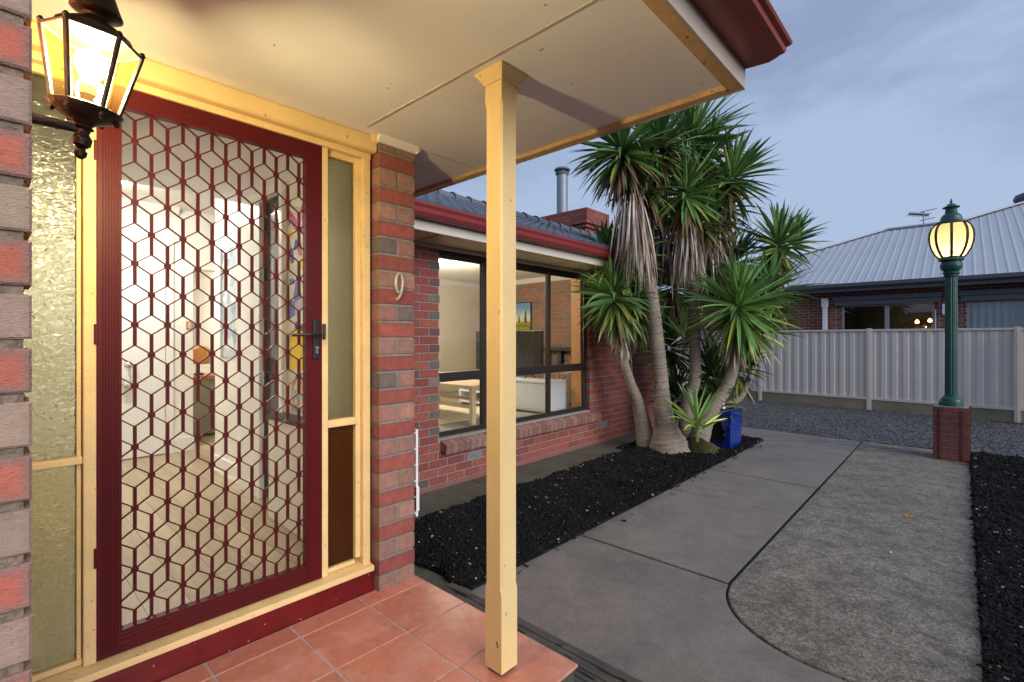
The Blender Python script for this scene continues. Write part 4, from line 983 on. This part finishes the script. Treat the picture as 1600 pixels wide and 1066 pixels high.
def head(mb, c, L0, n, axis=(0, 0, 1), lo=-50, droop=.5, stem=.22, W=.052, green=1.0, dead=.15):
    axis = Vector(axis).normalized(); rot = Z3.rotation_difference(axis).to_matrix()
    for i in range(n):
        f = (i+.5)/n                       # 0 = young centre, 1 = oldest low leaves
        el = 88-(88-lo)*f**.82+rnd.gauss(0, 9); az = i*2.39996+rnd.gauss(0, .35)
        d = rot @ Vector((math.cos(R(el))*math.cos(az), math.cos(R(el))*math.sin(az), math.sin(R(el))))
        p = Vector(c)+axis*stem*(.5-f)+d*.03
        Ln = L0*(.62+.5*math.sin(math.pi*min(f+.12, .8)))*rnd.uniform(.85, 1.1)
        g = green*rnd.uniform(.7, 1.25)
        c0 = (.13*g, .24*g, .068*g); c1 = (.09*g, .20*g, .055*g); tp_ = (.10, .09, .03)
        if f > .5 and rnd.random() < .55: c1 = (.34*g, .35*g, .06); tp_ = (.34, .25, .10)
        if f > 1-dead: c0 = (.16, .12, .05); c1 = (.20, .13, .07); tp_ = (.18, .11, .06)
        leaf(mb, p, d, Ln, W*rnd.uniform(.8, 1.15), droop*(.3+f*1.0)*(rnd.uniform(.4, 1.5) if rnd.random() < .88 else 3.2), c0, c1, tp_, rnd.gauss(0, .5))
def skirt(mb, top, bot, n, L0=.5, spread=.2, r=.07):
    top, bot = Vector(top), Vector(bot)
    for i in range(n):
        f = rnd.random(); az = rnd.uniform(0, 6.283); p = top.lerp(bot, f*.8)+Vector((math.cos(az), math.sin(az), 0))*r*rnd.uniform(.5, 1.2)
        d = Vector((math.cos(az)*spread*rnd.uniform(.3, 1.9), math.sin(az)*spread*rnd.uniform(.3, 1.9), -1))
        k = rnd.uniform(.55, 1.35); c = rnd.choice([(.42, .34, .27), (.50, .45, .40), (.34, .21, .13), (.58, .53, .48), (.28, .16, .09), (.46, .40, .35)]); c = tuple(x*k for x in c)
        leaf(mb, p, d, L0*rnd.uniform(.6, 1.25), rnd.uniform(.014, .034), .5, c, tuple(x*.9 for x in c), c, rnd.uniform(-1, 1), 5)
yb = at(1048, 712, 6.75); yb.z = GZ
Yc = thing('yucca_tree', 'tall many trunked yucca with spiky green heads and hanging dead leaves', 'tree', yb)
def base_pt(u, v):
    d = GZ/(CY-v)*F_*1.0; return at(u, v, d)
t1b = at(1046, 700, 6.75)
trunks = [
    ([at(1048, 722, 6.75), at(1046, 704, 6.75), at(1040, 668, 6.75), at(1035, 627, 6.72), at(1032, 590, 6.7), at(1024, 514, 6.6), at(1013, 430, 6.5), at(1000, 350, 6.4), at(988, 262, 6.3)], [.44, .31, .155, .108, .098, .093, .09, .082, .07]),
    ([at(1012, 712, 6.95), at(1010, 695, 6.95), at(1004, 660, 6.95), at(996, 627, 6.9), at(986, 600, 6.85), at(974, 560, 6.8), at(966, 500, 6.75), at(964, 440, 6.7)], [.18, .14, .108, .082, .066, .06, .055, .05]),
    ([at(1082, 715, 7.05), at(1078, 690, 7.05), at(1075, 660, 7.05), at(1076, 627, 7.05), at(1086, 590, 7.05), at(1085, 520, 7.05), at(1083, 440, 7.0), at(1078, 380, 6.95), at(1072, 330, 6.9), at(1076, 250, 7.0)], [.25, .18, .135, .095, .078, .076, .074, .07, .06, .05]),
    ([at(1083, 715, 6.85), at(1092, 690, 6.85), at(1103, 660, 6.85), at(1118, 630, 6.85), at(1136, 603, 6.85), at(1148, 560, 6.8), at(1153, 500, 6.75)], [.18, .135, .10, .092, .085, .07, .055]),
    ([at(1122, 640, 7.0), at(1143, 630, 7.15), at(1160, 616, 7.2), at(1182, 560, 7.25), at(1195, 500, 7.3), at(1210, 440, 7.3), at(1215, 395, 7.3)], [.05, .05, .045, .042, .042, .04, .035]),
    ([at(1084, 420, 7.0), at(1105, 380, 7.0), at(1128, 340, 6.95), at(1140, 295, 6.9)], [.05, .045, .045, .04]),
]
for (p, r) in trunks:
    mb = MB(); trunk(mb, p, r); mb.build('trunk', M['trunk'], Yc, smooth=True)
# mossy foot and burrs
mb = MB(); q = at(1088, 700, 6.66)
for (ox, oy, sc) in ((0, 0, 1), (-.12, .05, .8), (.13, .03, .75)): mb.lathe([(.21*sc, -.10), (.20*sc, .02), (.165*sc, .10), (.10*sc, .17*sc), (.01, .20*sc)], (q.x+ox, q.y+oy, GZ+.03), 20); mb.build('mossy_foot', M['moss'], Yc, smooth=True)
heads = [  # u, v, depth, length, n, axis, lo, droop, green, dead
    (972, 240, 6.25, .74, 270, (-.2, 0, 1), -84, .45, .95, .26),
    (1030, 236, 6.6, .72, 220, (.05, 0, 1), -78, .40, .8, .24),
    (1080, 222, 7.05, .80, 160, (.15, .1, 1), -55, .32, .95, .14),
    (1142, 282, 6.9, .66, 170, (.3, .2, 1), -60, .28, 1.1, .16),
    (1072, 305, 6.6, .72, 190, (0, -.2, 1), -80, .40, 1.05, .24),
    (1120, 330, 7.1, .62, 120, (.2, 0, 1), -80, .40, .8, .35),
    (1216, 386, 7.3, .62, 150, (.15, .1, 1), -55, .25, 1.05, .15),
    (1240, 378, 7.6, .45, 60, (.4, .2, 1), -20, .2, 1.0, .0),
    (1153, 484, 6.5, .78, 220, (.15, -.5, 1), -75, .28, 1.35, .12),
    (1200, 462, 7.1, .66, 150, (.3, .1, 1), -70, .34, 1.0, .15),
    (966, 412, 6.75, .62, 210, (-.1, -.1, 1), -86, .6, 1.0, .06),
    (960, 470, 6.6, .62, 220, (-.1, -.1, 1), -88, .6, 1.0, .12),
    (992, 490, 6.85, .52, 110, (.1, -.1, 1), -86, .6, .95, .15),
    (1046, 545, 7.6, .62, 130, (-.1, 0, 1), -70, .34, .75, .1),
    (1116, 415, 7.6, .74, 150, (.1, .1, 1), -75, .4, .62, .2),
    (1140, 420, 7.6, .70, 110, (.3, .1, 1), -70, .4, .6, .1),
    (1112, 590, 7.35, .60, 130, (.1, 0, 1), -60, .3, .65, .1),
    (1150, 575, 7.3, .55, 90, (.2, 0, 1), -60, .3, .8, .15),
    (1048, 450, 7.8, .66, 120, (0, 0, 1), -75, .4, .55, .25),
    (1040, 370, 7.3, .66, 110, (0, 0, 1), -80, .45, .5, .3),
    (1010, 300, 6.5, .62, 110, (0, -.1, 1), -82, .6, .9, .3),
    (1098, 352, 6.9, .66, 120, (.1, -.1, 1), -85, .6, .95, .3),
    (1100, 250, 7.1, .7, 110, (.2, 0, 1), -60, .4, 1.0, .1),
    (946, 400, 6.9, .5, 60, (-.3, 0, 1), -60, .4, .8, .1),
    (1175, 520, 6.9, .6, 90, (.3, -.2, 1), -75, .4, 1.1, .1),
    (1056, 625, 7.6, .50, 90, (0, 0, 1), -50, .3, .6, .1),
]
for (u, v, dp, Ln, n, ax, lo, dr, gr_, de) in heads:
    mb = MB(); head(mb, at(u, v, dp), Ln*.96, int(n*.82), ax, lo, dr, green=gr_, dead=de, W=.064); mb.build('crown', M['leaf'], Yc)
mb = MB(); head(mb, at(1090, 664, 6.35), .50, 30, (-.05, -.1, 1), 15, .25, W=.045, green=1.7, dead=0); mb.tube([at(1089, 690, 6.4), at(1090, 660, 6.35)], [.022, .03], 8, cols=[(.20, .22, .08)]*2); mb.build('young_shoot', M['leaf'], Yc)
mb = MB(); head(mb, at(1068, 530, 6.9), .42, 16, (0, 0, 1), 10, .3, W=.05, green=1.2, dead=0); mb.build('young_shoot', M['leaf'], Yc)
for (tp_, bt_, n, L0, sp, rr) in (((986, 305, 6.2), (1006, 392, 6.35), 330, .74, .13, .16), ((1074, 345, 6.7), (1080, 400, 6.85), 250, .74, .12, .14), ((1122, 350, 7.0), (1108, 400, 7.0), 110, .55, .2, .12),
                                (( 966, 480, 6.7), (978, 560, 6.8), 70, .42, .25, .08), ((1212, 408, 7.3), (1200, 470, 7.3), 70, .42, .5, .08), ((1150, 520, 6.7), (1148, 560, 6.8), 50, .36, .3, .08), ((1040, 330, 7.0), (1045, 420, 7.2), 120, .7, .2, .15), ((1090, 480, 7.3), (1085, 540, 7.3), 50, .6, .3, .12)):
    mb = MB(); skirt(mb, at(*tp_), at(*bt_), int(n*.75), L0*.92, sp*1.3, rr*.8); mb.build('dead_leaf_skirt', M['leaf'], Yc)

# ---- broken blue pot
q = at(1131, 706, 7.0); q.z = GZ
t = thing('plant_pot', 'broken cobalt blue glazed square pot behind the yucca', 'pot', (q.x, q.y, GZ))
PCX, PCY = q.x, q.y
def sqring(h, s, z, c=.03):
    P = [(-s+c, -s), (s-c, -s), (s, -s+c), (s, s-c), (s-c, s), (-s+c, s), (-s, s-c), (-s, -s+c)]
    Rz = Matrix.Rotation(R(-6), 3, 'Z'); return [Rz @ Vector((a, b, 0))+Vector((PCX, PCY, GZ+z)) for a, b in P]
mb = MB(); H_ = .585; nz = 12; ringsO = []; grid = []
# subdivided walls so that a jagged hole can be left in the front face
def wallgrid(a, b, s0, s1, hole):
    vs = []; fs = []; nu = 14
    for j in range(nz+1):
        z = H_*j/nz; s = s0+(s1-s0)*j/nz
        for i in range(nu+1):
            f = -1+2*i/nu; p = Vector((a[0]*s+b[0]*s*f, a[1]*s+b[1]*s*f, z)); vs.append(p)
    for j in range(nz):
        for i in range(nu):
            if hole(i/nu, j/nz): continue
            k = j*(nu+1)+i; fs.append((k, k+1, k+nu+2, k+nu+1))
    Mx = Matrix.Translation((PCX, PCY, GZ)) @ Matrix.Rotation(R(-6), 4, 'Z')
    mb.add([Mx @ p for p in vs], fs)
jag = [.52, .60, .78, .86, .80, .92, .84, .74, .66, .5, .3, .1]
wallgrid((0, -1), (1, 0), .165, .185, lambda u, v: .14 < v < .82 and u < jag[int(v*12)]*.85 and u > .05)
wallgrid((1, 0), (0, 1), .165, .185, lambda u, v: False); wallgrid((0, 1), (-1, 0), .165, .185, lambda u, v: False); wallgrid((-1, 0), (0, -1), .165, .185, lambda u, v: .2 < v < .7 and u > .4)
o = mb.build('pot_body', M['blue'], t); s = o.modifiers.new('thick', 'SOLIDIFY'); s.thickness = .02
mb = MB(); mb.box(PCX-.14, PCX+.14, PCY-.13, PCY+.14, GZ+.01, GZ+.50); mb.build('soil', M['soil'], t, bevel=.03)
t2 = thing('potted_yucca', 'small yucca sprouting from the broken blue pot', 'plant', (PCX, PCY, GZ+.5))
mb = MB(); head(mb, (PCX-.02, PCY, GZ+.62), .40, 60, (-.1, 0, 1), -20, .6, W=.04, green=.8, dead=.1); mb.build('leaves', M['leaf'], t2)
mb = MB(); mb.tube([(PCX, PCY, GZ+.48), (PCX-.02, PCY, GZ+.64)], .03, 10); mb.build('stem', M['trunk'], t2)

# ================================================================== LAMP POST
bx0, bx1, by0, by1 = -.29, .06, 8.40, 8.75
t = thing('street_lamp', 'lit green lamp post with ribbed round globe on a square brick plinth', 'lamp', (-.115, 8.575, GZ))
mb = MB()
RB = [(.17, .050, .040), (.20, .055, .044), (.14, .045, .038)]
for k in range(8):
    za = GZ+.004+k*.0865; zb = za+.0765
    ev = k % 2 == 0
    # front and right faces
    for (O, A, Nn) in ((Vector((bx0, by0, 0)), X, -Y), (Vector((bx1, by0, 0)), Y, X), (Vector((bx1, by1, 0)), -X, Y), (Vector((bx0, by1, 0)), -Y, -X)):
        first = (abs(Nn.y) > .5) == ev
        segs = ((0, .23), (.24, .35)) if first else ((0.0, .11), (.12, .35))
        for (a, b) in segs: brick(mb, O, A, Nn, a, b-.0005, za, zb, jc(rnd.choice(RB), .1), .1)
pl = mb.build('brick_plinth', M['brick'], t)
mb = MB(); mb.box(bx0+.007, bx1-.007, by0+.007, by1-.007, GZ-.02, GZ+.695); mb.build('mortar', M['mortar'], pl)
mb = MB()
for (x, y) in ((bx0+.07, by0-.004), (bx1-.07, by0-.004)): mb.box(x-.01, x+.01, y-.006, y+.003, GZ+.01, GZ+.66)
mb.box(bx1+.002, bx1+.012, by0+.24, by0+.27, GZ+.01, GZ+.70); mb.each('steel_strap', mat('rusty_strap', (.10, .03, .025), .7, var=.3, vscale=30), pl)
LC = (-.115, 8.575, 0)
zt = GZ+.697
LS = Matrix.Translation(LC) @ Matrix.Diagonal((.82, .82, 1, 1)) @ Matrix.Translation((-LC[0], -LC[1], 0))
mb = MB(); mb.lathe([(.150, zt), (.150, zt+.045), (.135, zt+.055), (.128, zt+.085), (.10, zt+.11), (.085, zt+.125), (.088, zt+.14), (.076, zt+.15)], LC, 32, M=LS); mb.build('base_flange', M['green'], t, smooth=False)
# fluted column
mb = MB(); nf = 16
def fl_ring(r, z):
    out = []
    for i in range(nf*4):
        a = 2*math.pi*i/(nf*4); ph = i % 4; rr = r*(1.0 if ph in (0, 3) else .93); out.append(Vector((LC[0]+rr*math.cos(a), LC[1]+rr*math.sin(a), z)))
    return out
ra = fl_ring(.066, zt+.145); rb = fl_ring(.061, .90); n_ = len(ra)
mb.add(ra+rb, [(i, (i+1) % n_, n_+(i+1) % n_, n_+i) for i in range(n_)]); mb.build('column', M['green'], t)
mb = MB(); mb.lathe([(.072, .80), (.095, .805), (.098, .82), (.085, .83), (.105, .845), (.108, .86), (.09, .875), (.12, .90), (.138, .94), (.138, .965), (.12, 1.0), (.115, 1.01), (.155, 1.015), (.16, 1.03), (.15, 1.045), (.10, 1.05)], LC, 32, M=LS); mb.build('neck', M['green'], t, smooth=False)
prof = [(r*.80, z) for r, z in ((.135, 1.045), (.185, 1.09), (.235, 1.17), (.262, 1.25), (.270, 1.33), (.262, 1.40), (.235, 1.455), (.19, 1.50), (.12, 1.52))]
gl = MB(); gl.lathe([(r*.97, z) for r, z in prof], LC, 48, cap=False); gb = gl.build('globe', M['globe'], t, smooth=True)
mb = MB()
for i in range(8):
    a = R(45*i+2); mb.tube([(LC[0]+r*math.cos(a), LC[1]+r*math.sin(a), z) for r, z in prof], .015, 8)
for (r, z) in ((.114, 1.052), (.16, 1.497)): mb.tube([(LC[0]+r*math.cos(R(10*i)), LC[1]+r*math.sin(R(10*i)), z) for i in range(37)], .013, 8, cap=False)
mb.build('globe_rib', M['iron'], t)
mb = MB(); mb.lathe([(.205, 1.495), (.205, 1.515), (.165, 1.525), (.145, 1.535), (.135, 1.56), (.125, 1.59), (.105, 1.615), (.085, 1.625), (.075, 1.64), (.078, 1.66), (.068, 1.68), (.075, 1.70), (.105, 1.705), (.108, 1.715), (.06, 1.735), (.045, 1.755), (.018, 1.76), (.012, 1.775), (.022, 1.785), (.008, 1.80), (.011, 1.81), (.002, 1.83)], LC, 32, M=LS); mb.build('cap', M['green'], t, smooth=False)

point('street_lamp_light', (LC[0], LC[1], 1.17), 2.6, (1, .84, .50), .05)
# ================================================================== FENCE
Ft = thing('metal_fence', 'beige corrugated steel fence on timber sleepers along the gravel', 'fence', (-1.53, 13.3, GZ))
def fy(x): return 13.21-.070*(x-.75) if x < .75 else 13.21
FT, FB = .205, -1.33
posts = [.75-2.29*k for k in range(0, 7)]
rows_ = [(posts[k+1], posts[k]) for k in range(6)]+[(.75, 3.0), (3.0, 5.3)]
for (xa, xb_) in rows_:
    mb = MB(); vs = []; fs = []; x = xa+.03; k = 0; pr = [(0, 0), (.045, 0), (.075, .035), (.12, .035), (.150, .035), (.165, .0)]
    pitch = .19; xs_ = []
    while x < xb_-.03:
        for (dx, dy) in ((0, 0), (.080, .003), (.098, .015), (.168, .012)):
            if x+dx < xb_-.03: xs_.append((x+dx, dy))
        x += pitch
    xs_.append((xb_-.03, 0))
    for (x, dy) in xs_:
        for z in (FB, FT-.03): vs.append(Vector((x, fy(x)+dy, z)))
    for i in range(len(xs_)-1): fs.append((2*i, 2*i+2, 2*i+3, 2*i+1))
    mb.add(vs, fs); p_ = mb.build('fence_panel', M['colorbond'], Ft)
    mb = MB()
    for (z0, z1) in ((FT-.045, FT), (FB-.03, FB+.02)):
        a, b = Vector((xa+.03, fy(xa), 0)), Vector((xb_-.03, fy(xb_), 0))
        mb.add([Vector((a.x, a.y-.018, z0)), Vector((b.x, b.y-.018, z0)), Vector((b.x, b.y+.05, z0)), Vector((a.x, a.y+.05, z0)), Vector((a.x, a.y-.018, z1)), Vector((b.x, b.y-.018, z1)), Vector((b.x, b.y+.05, z1)), Vector((a.x, a.y+.05, z1))], [(0, 3, 2, 1), (4, 5, 6, 7), (0, 1, 5, 4), (1, 2, 6, 5), (2, 3, 7, 6), (3, 0, 4, 7)])
    mb.each('rail', M['colorbond'], p_)
    mb = MB(); mb.add([Vector((xa+.04, fy(xa)-.005, GZ-.05)), Vector((xb_-.04, fy(xb_)-.005, GZ-.05)), Vector((xb_-.04, fy(xb_)+.05, GZ-.05)), Vector((xa+.04, fy(xa)+.05, GZ-.05)), Vector((xa+.04, fy(xa)-.005, FB-.032)), Vector((xb_-.04, fy(xb_)-.005, FB-.032)), Vector((xb_-.04, fy(xb_)+.05, FB-.032)), Vector((xa+.04, fy(xa)+.05, FB-.032))], [(0, 3, 2, 1), (4, 5, 6, 7), (0, 1, 5, 4), (1, 2, 6, 5), (2, 3, 7, 6), (3, 0, 4, 7)])
    mb.build('sleeper', M['sleeper'], Ft)
for x in posts+[3.0]:
    mb = MB(); y_ = fy(x); mb.box(x-.044, x+.044, y_-.020, y_+.06, GZ-.05, FT+.012); mb.box(x-.013, x+.013, y_-.025, y_-.0205, GZ, FT+.01)
    for s_ in (-.03, .03):
        for z in (-1.40, -1.46): mb.box(x+s_-.005, x+s_+.005, y_-.024, y_-.020, z-.005, z+.005)
    mb.box(x-.048, x+.048, y_-.026, y_+.066, FT+.0125, FT+.02); mb.build('post', M['colorbond'], Ft, bevel=.003)
t = thing('gate_post', 'dark timber post standing beyond the last beige fence post', 'post', (.93, 13.0, GZ))
mb = MB(); mb.box(.86, .98, 12.95, 13.07, GZ-.05, .22); mb.build('timber', mat('dark_timber', (.07, .05, .04), .8, var=.3, vscale=12), t, bevel=.004)
mb = MB(); mb.box(.845, .995, 12.935, 13.085, .22, .25); mb.build('cap', M['colorbond'], t, bevel=.004)

# ================================================================== NEIGHBOUR HOUSE
NH = thing('brick_house', 'neighbouring brick house with a grey steel roof beyond the fence', 'house', (0, 18, GZ))
EYy, EZ, PT = 16.5, 1.55, .414
NW = 17.0
mb = MB(); NB = [(.20, .05, .042), (.17, .042, .038), (.23, .065, .05), (.145, .04, .036), (.19, .055, .046)]
wins = [(-2.59, -.556), (.06, 2.5)]
holes = [(a+8, b+8, -1.2, .95) for a, b in wins]
wall_courses(mb, Vector((-8, NW, 0)), X, -Y, 16, -.60, 24, holes, cols=NB, j=.012, depth=.05)
nw = mb.build('wall', M['brick'], NH)
mb = MB(); mb.box(-8, -2.59, NW+.004, NW+.2, GZ, 1.5); mb.box(-.556, .06, NW+.004, NW+.2, GZ, 1.5); mb.box(2.5, 8, NW+.004, NW+.2, GZ, 1.5); mb.box(-2.59, -.556, NW+.004, NW+.2, .95, 1.5); mb.box(.06, 2.5, NW+.004, NW+.2, .95, 1.5)
mb.box(-8, -7.8, NW+.2, 27, GZ, 1.5); mb.build('mortar', M['mortar_pale'], nw)
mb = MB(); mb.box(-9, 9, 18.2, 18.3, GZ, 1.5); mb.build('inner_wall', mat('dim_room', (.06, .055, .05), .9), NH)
for i, (a, b) in enumerate(wins):
    mb = MB(); f = .045; z0, z1 = -.9, .95
    mb.box(a, b, NW-.01, NW+.05, z1-f, z1); mb.box(a, b, NW-.01, NW+.05, z0, z0+f)
    ms = [a, (a+b)/2-.03, b-f] if i == 0 else [a, a+1.05, b-f]
    for m_ in ms: mb.box(m_, m_+(f if m_ != ms[1] else .1), NW-.012, NW+.048, z0+f, z1-f)
    wn = mb.build('window', M['frame_grey'], NH, bevel=.004)
    mb = MB(); mb.box(a+f, b-f, NW+.02, NW+.025, z0+f, z1-f); mb.build('pane', pane_mat('far_glass'+str(i), (.75, .78, .8), .10), wn)
    if i == 1:
        mb = MB(); vs = []; n = 120
        for k in range(n+1):
            x = a+.03+(b-a-.06)*k/n; dy = .02*math.sin(k*.9)
            for z in (z0, z1): vs.append(Vector((x, NW+.10+dy, z)))
        mb.add(vs, [(2*k, 2*k+2, 2*k+3, 2*k+1) for k in range(n)]); mb.build('curtain', M['curtain'], wn, smooth=True)
    # rolled awning box over the window
    mb = MB(); ax0, ax1 = (-2.80, -.405) if i == 0 else (-.08, 2.7)
    mb.box(ax0, ax1, NW-.16, NW-.0, 1.085, 1.215); mb.box(ax0+.03, ax1-.03, NW-.13, NW-.001, .94, 1.084); mb.build('awning_box', M['slate'], NH, bevel=.012)
    mb = MB(); mb.box(ax0+.05, ax0+.06, NW-.06, NW-.05, -.9, .94); mb.box(ax1-.06, ax1-.05, NW-.06, NW-.05, -.9, .94); mb.each('awning_arm', M['frame_grey'], NH)
for (u, v) in ((1433, 503), (1453, 501)):
    k = 17.6/(560+.6788*(u-800)); x = -(517.6-.7343*(u-800))*k; z = (529-v)*k
    t = thing('pendant_light', ['warm pendant bulb in the neighbour window farther from the lamp post', 'warm pendant bulb in the neighbour window nearer to the lamp post'][u > 1440], 'light', (x, 17.6, z), 'pendant bulbs in the neighbour window')
    mb = MB(); mb.lathe([(.01, -.05), (.045, -.03), (.05, 0), (.03, .04), (.01, .06)], (x, 17.6, z), 12); mb.build('bulb', emit('pendant_glow', (1, .55, .18), 7), t, smooth=True)
    mb = MB(); mb.tube([(x, 17.6, z+.06), (x, 17.6, z+.9)], .006, 6); mb.build('cord', M['black'], t)
    point('pendant_lamp', (x, 17.5, z), 3, (1, .6, .25), .05)
# eave, gutter
mb = MB(); mb.box(-7.9, 9, EYy+.03, NW+.02, EZ-.21, EZ-.2); mb.build('soffit', M['frame_grey'], NH)
mb = MB(); mb.box(-7.9, 9, EYy, EYy+.025, EZ-.22, EZ-.03); mb.build('fascia', M['slate'], NH, bevel=.003)
mb = MB(); mb.prism([(EYy-.002, EZ-.12), (EYy-.09, EZ-.12), (EYy-.115, EZ-.09), (EYy-.12, EZ), (EYy-.11, EZ), (EYy-.10, EZ-.08), (EYy-.002, EZ-.10)], -7.95, 9, lambda p, q, t: Vector((t, p, q))); mb.build('gutter', M['slate'], NH)
# ribbed roof
mb = MB(); vs = []; fs = []; xs_ = []; x = -7.76
RY, RXA, RXB = 22.23, -2.03, 0.0
def ymax(x):
    if x < RXA: return EYy+(x+7.76)
    if x <= RXB: return RY
    return RY+(x-RXB)
while x < 10.5:
    for (dx, h) in ((0, 0), (.130, 0), (.150, .011), (.180, .011)): xs_.append((x+dx, h))
    x += .2
for (x, h) in xs_:
    for yy in (EYy-.05, max(ymax(x), EYy)): vs.append(Vector((x, yy, EZ+.01+PT*(yy-EYy)+h)))
for i in range(len(xs_)-1): fs.append((2*i, 2*i+2, 2*i+3, 2*i+1))
mb.add(vs, fs)
A_ = Vector((RXA, RY, EZ+PT*(RY-EYy))); B_ = Vector((RXB, RY, A_.z)); Cn = Vector((10.5, RY+10.5, A_.z+PT*10.5)); E_ = Vector((-7.76, EYy, EZ))
mb.add([E_, A_, Vector((-7.76, 27.9, EZ))], [(0, 1, 2)]); mb.add([A_, B_, Vector((0, 28, EZ+.5)), Vector((-7.76, 27.9, EZ))], [(0, 1, 2, 3)]); mb.add([B_, Cn, Vector((-.0, 40, EZ))], [(0, 1, 2)])
rf = mb.build('steel_roof', M['roofsteel'], NH)
mb = MB()
up = Vector((0, 0, .03))
for (a, b) in ((E_, A_), (A_, B_), (B_, Cn)): mb.tube([a+up, b+up], .05, 8)
mb.build('ridge_cap', M['roofsteel'], rf)
mb = MB(); vs = []; fs = []
for (a, b) in ((E_, A_), (A_, B_), (B_, Cn)):
    n = int((b-a).length/.14)
    for i in range(n):
        p = a.lerp(b, i/n); lowr = .10 if (i//1) % 2 else .02
        for (dy, dz) in ((-.06, .0), (-.12-lowr, -.01-lowr*.8)): vs.append(Vector((p.x, p.y+dy, p.z+dz+.02)))
for i in range(len(vs)//2-1): fs.append((2*i, 2*i+1, 2*i+3, 2*i+2))
mb.add(vs, fs)
mb.build('ridge_scallop', M['slate'], rf)
# downpipe and small white box
def nplane(u, y): k = y/(560+.6788*(u-800)); return -(517.6-.7343*(u-800))*k, k
x, k = nplane(1289, 16.9)
mb = MB(); mb.box(x-.06, x+.06, 16.85, 16.95, GZ, .95); mb.box(x-.085, x+.085, 16.83, 16.97, .93, 1.18); mb.build('downpipe', M['whitepl'], NH, bevel=.01)
x, k = nplane(1476, 16.95); mb = MB(); mb.box(x-.05, x+.06, 16.9, 17.0, .62, .9); mb.build('sensor_box', M['whitepl'], NH, bevel=.01)
x = x-.18; mb = MB(); mb.box(x-.012, x+.012, 16.96, 16.99, -.5, .75); mb.build('conduit', M['whitepl'], NH)
# roof vent
q = at(1597, 321, 23.0)
mb = MB(); k = 26/(560+.6788*810); vx = -(517.6-.7343*810)*k
vz_ = (529-323)*k
mb.lathe([(.22, 0), (.22, .15), (.40, .22), (.46, .35), (.40, .50), (.2, .58), (.02, .60)], (vx, 26, vz_-.05), 18); mb.build('roof_vent', M['slate'], NH, smooth=True)
# antenna
t = thing('tv_antenna', 'thin television antenna standing on the grey steel roof', 'antenna', (0, 22.3, 3.9))
k = 22.3/(560+.6788*(1443-800)); ax = -(517.6-.7343*643)*k; az0 = (529-352)*k; az1 = (529-331)*k
mb = MB(); mb.tube([(ax, 22.3, az0-.1), (ax, 22.3, az1)], .02, 8); mb.build('mast', M['frame_grey'], t)
mb = MB(); mb.tube([(ax-.38, 22.1, az1-.05), (ax+.12, 22.5, az1-.10)], .03, 6)
for i in range(7):
    f = i/6; p = Vector((ax-.38+.50*f, 22.1+.4*f, az1-.05-.05*f)); mb.tube([p+Vector((.08, -.22, .02)), p-Vector((.08, -.22, .02))], .01, 5); mb.tube([p-Vector((0, 0, .08)), p+Vector((0, 0, .08))], .008, 5)
mb.tube([(ax-.1, 22.3, az1), (ax+.35, 22.3, az1+.05)], .012, 5); mb.tube([(ax-.1, 22.3, az1-.3), (ax+.3, 22.3, az1-.25)], .012, 5)
mb.build('elements', M['dark'], t)
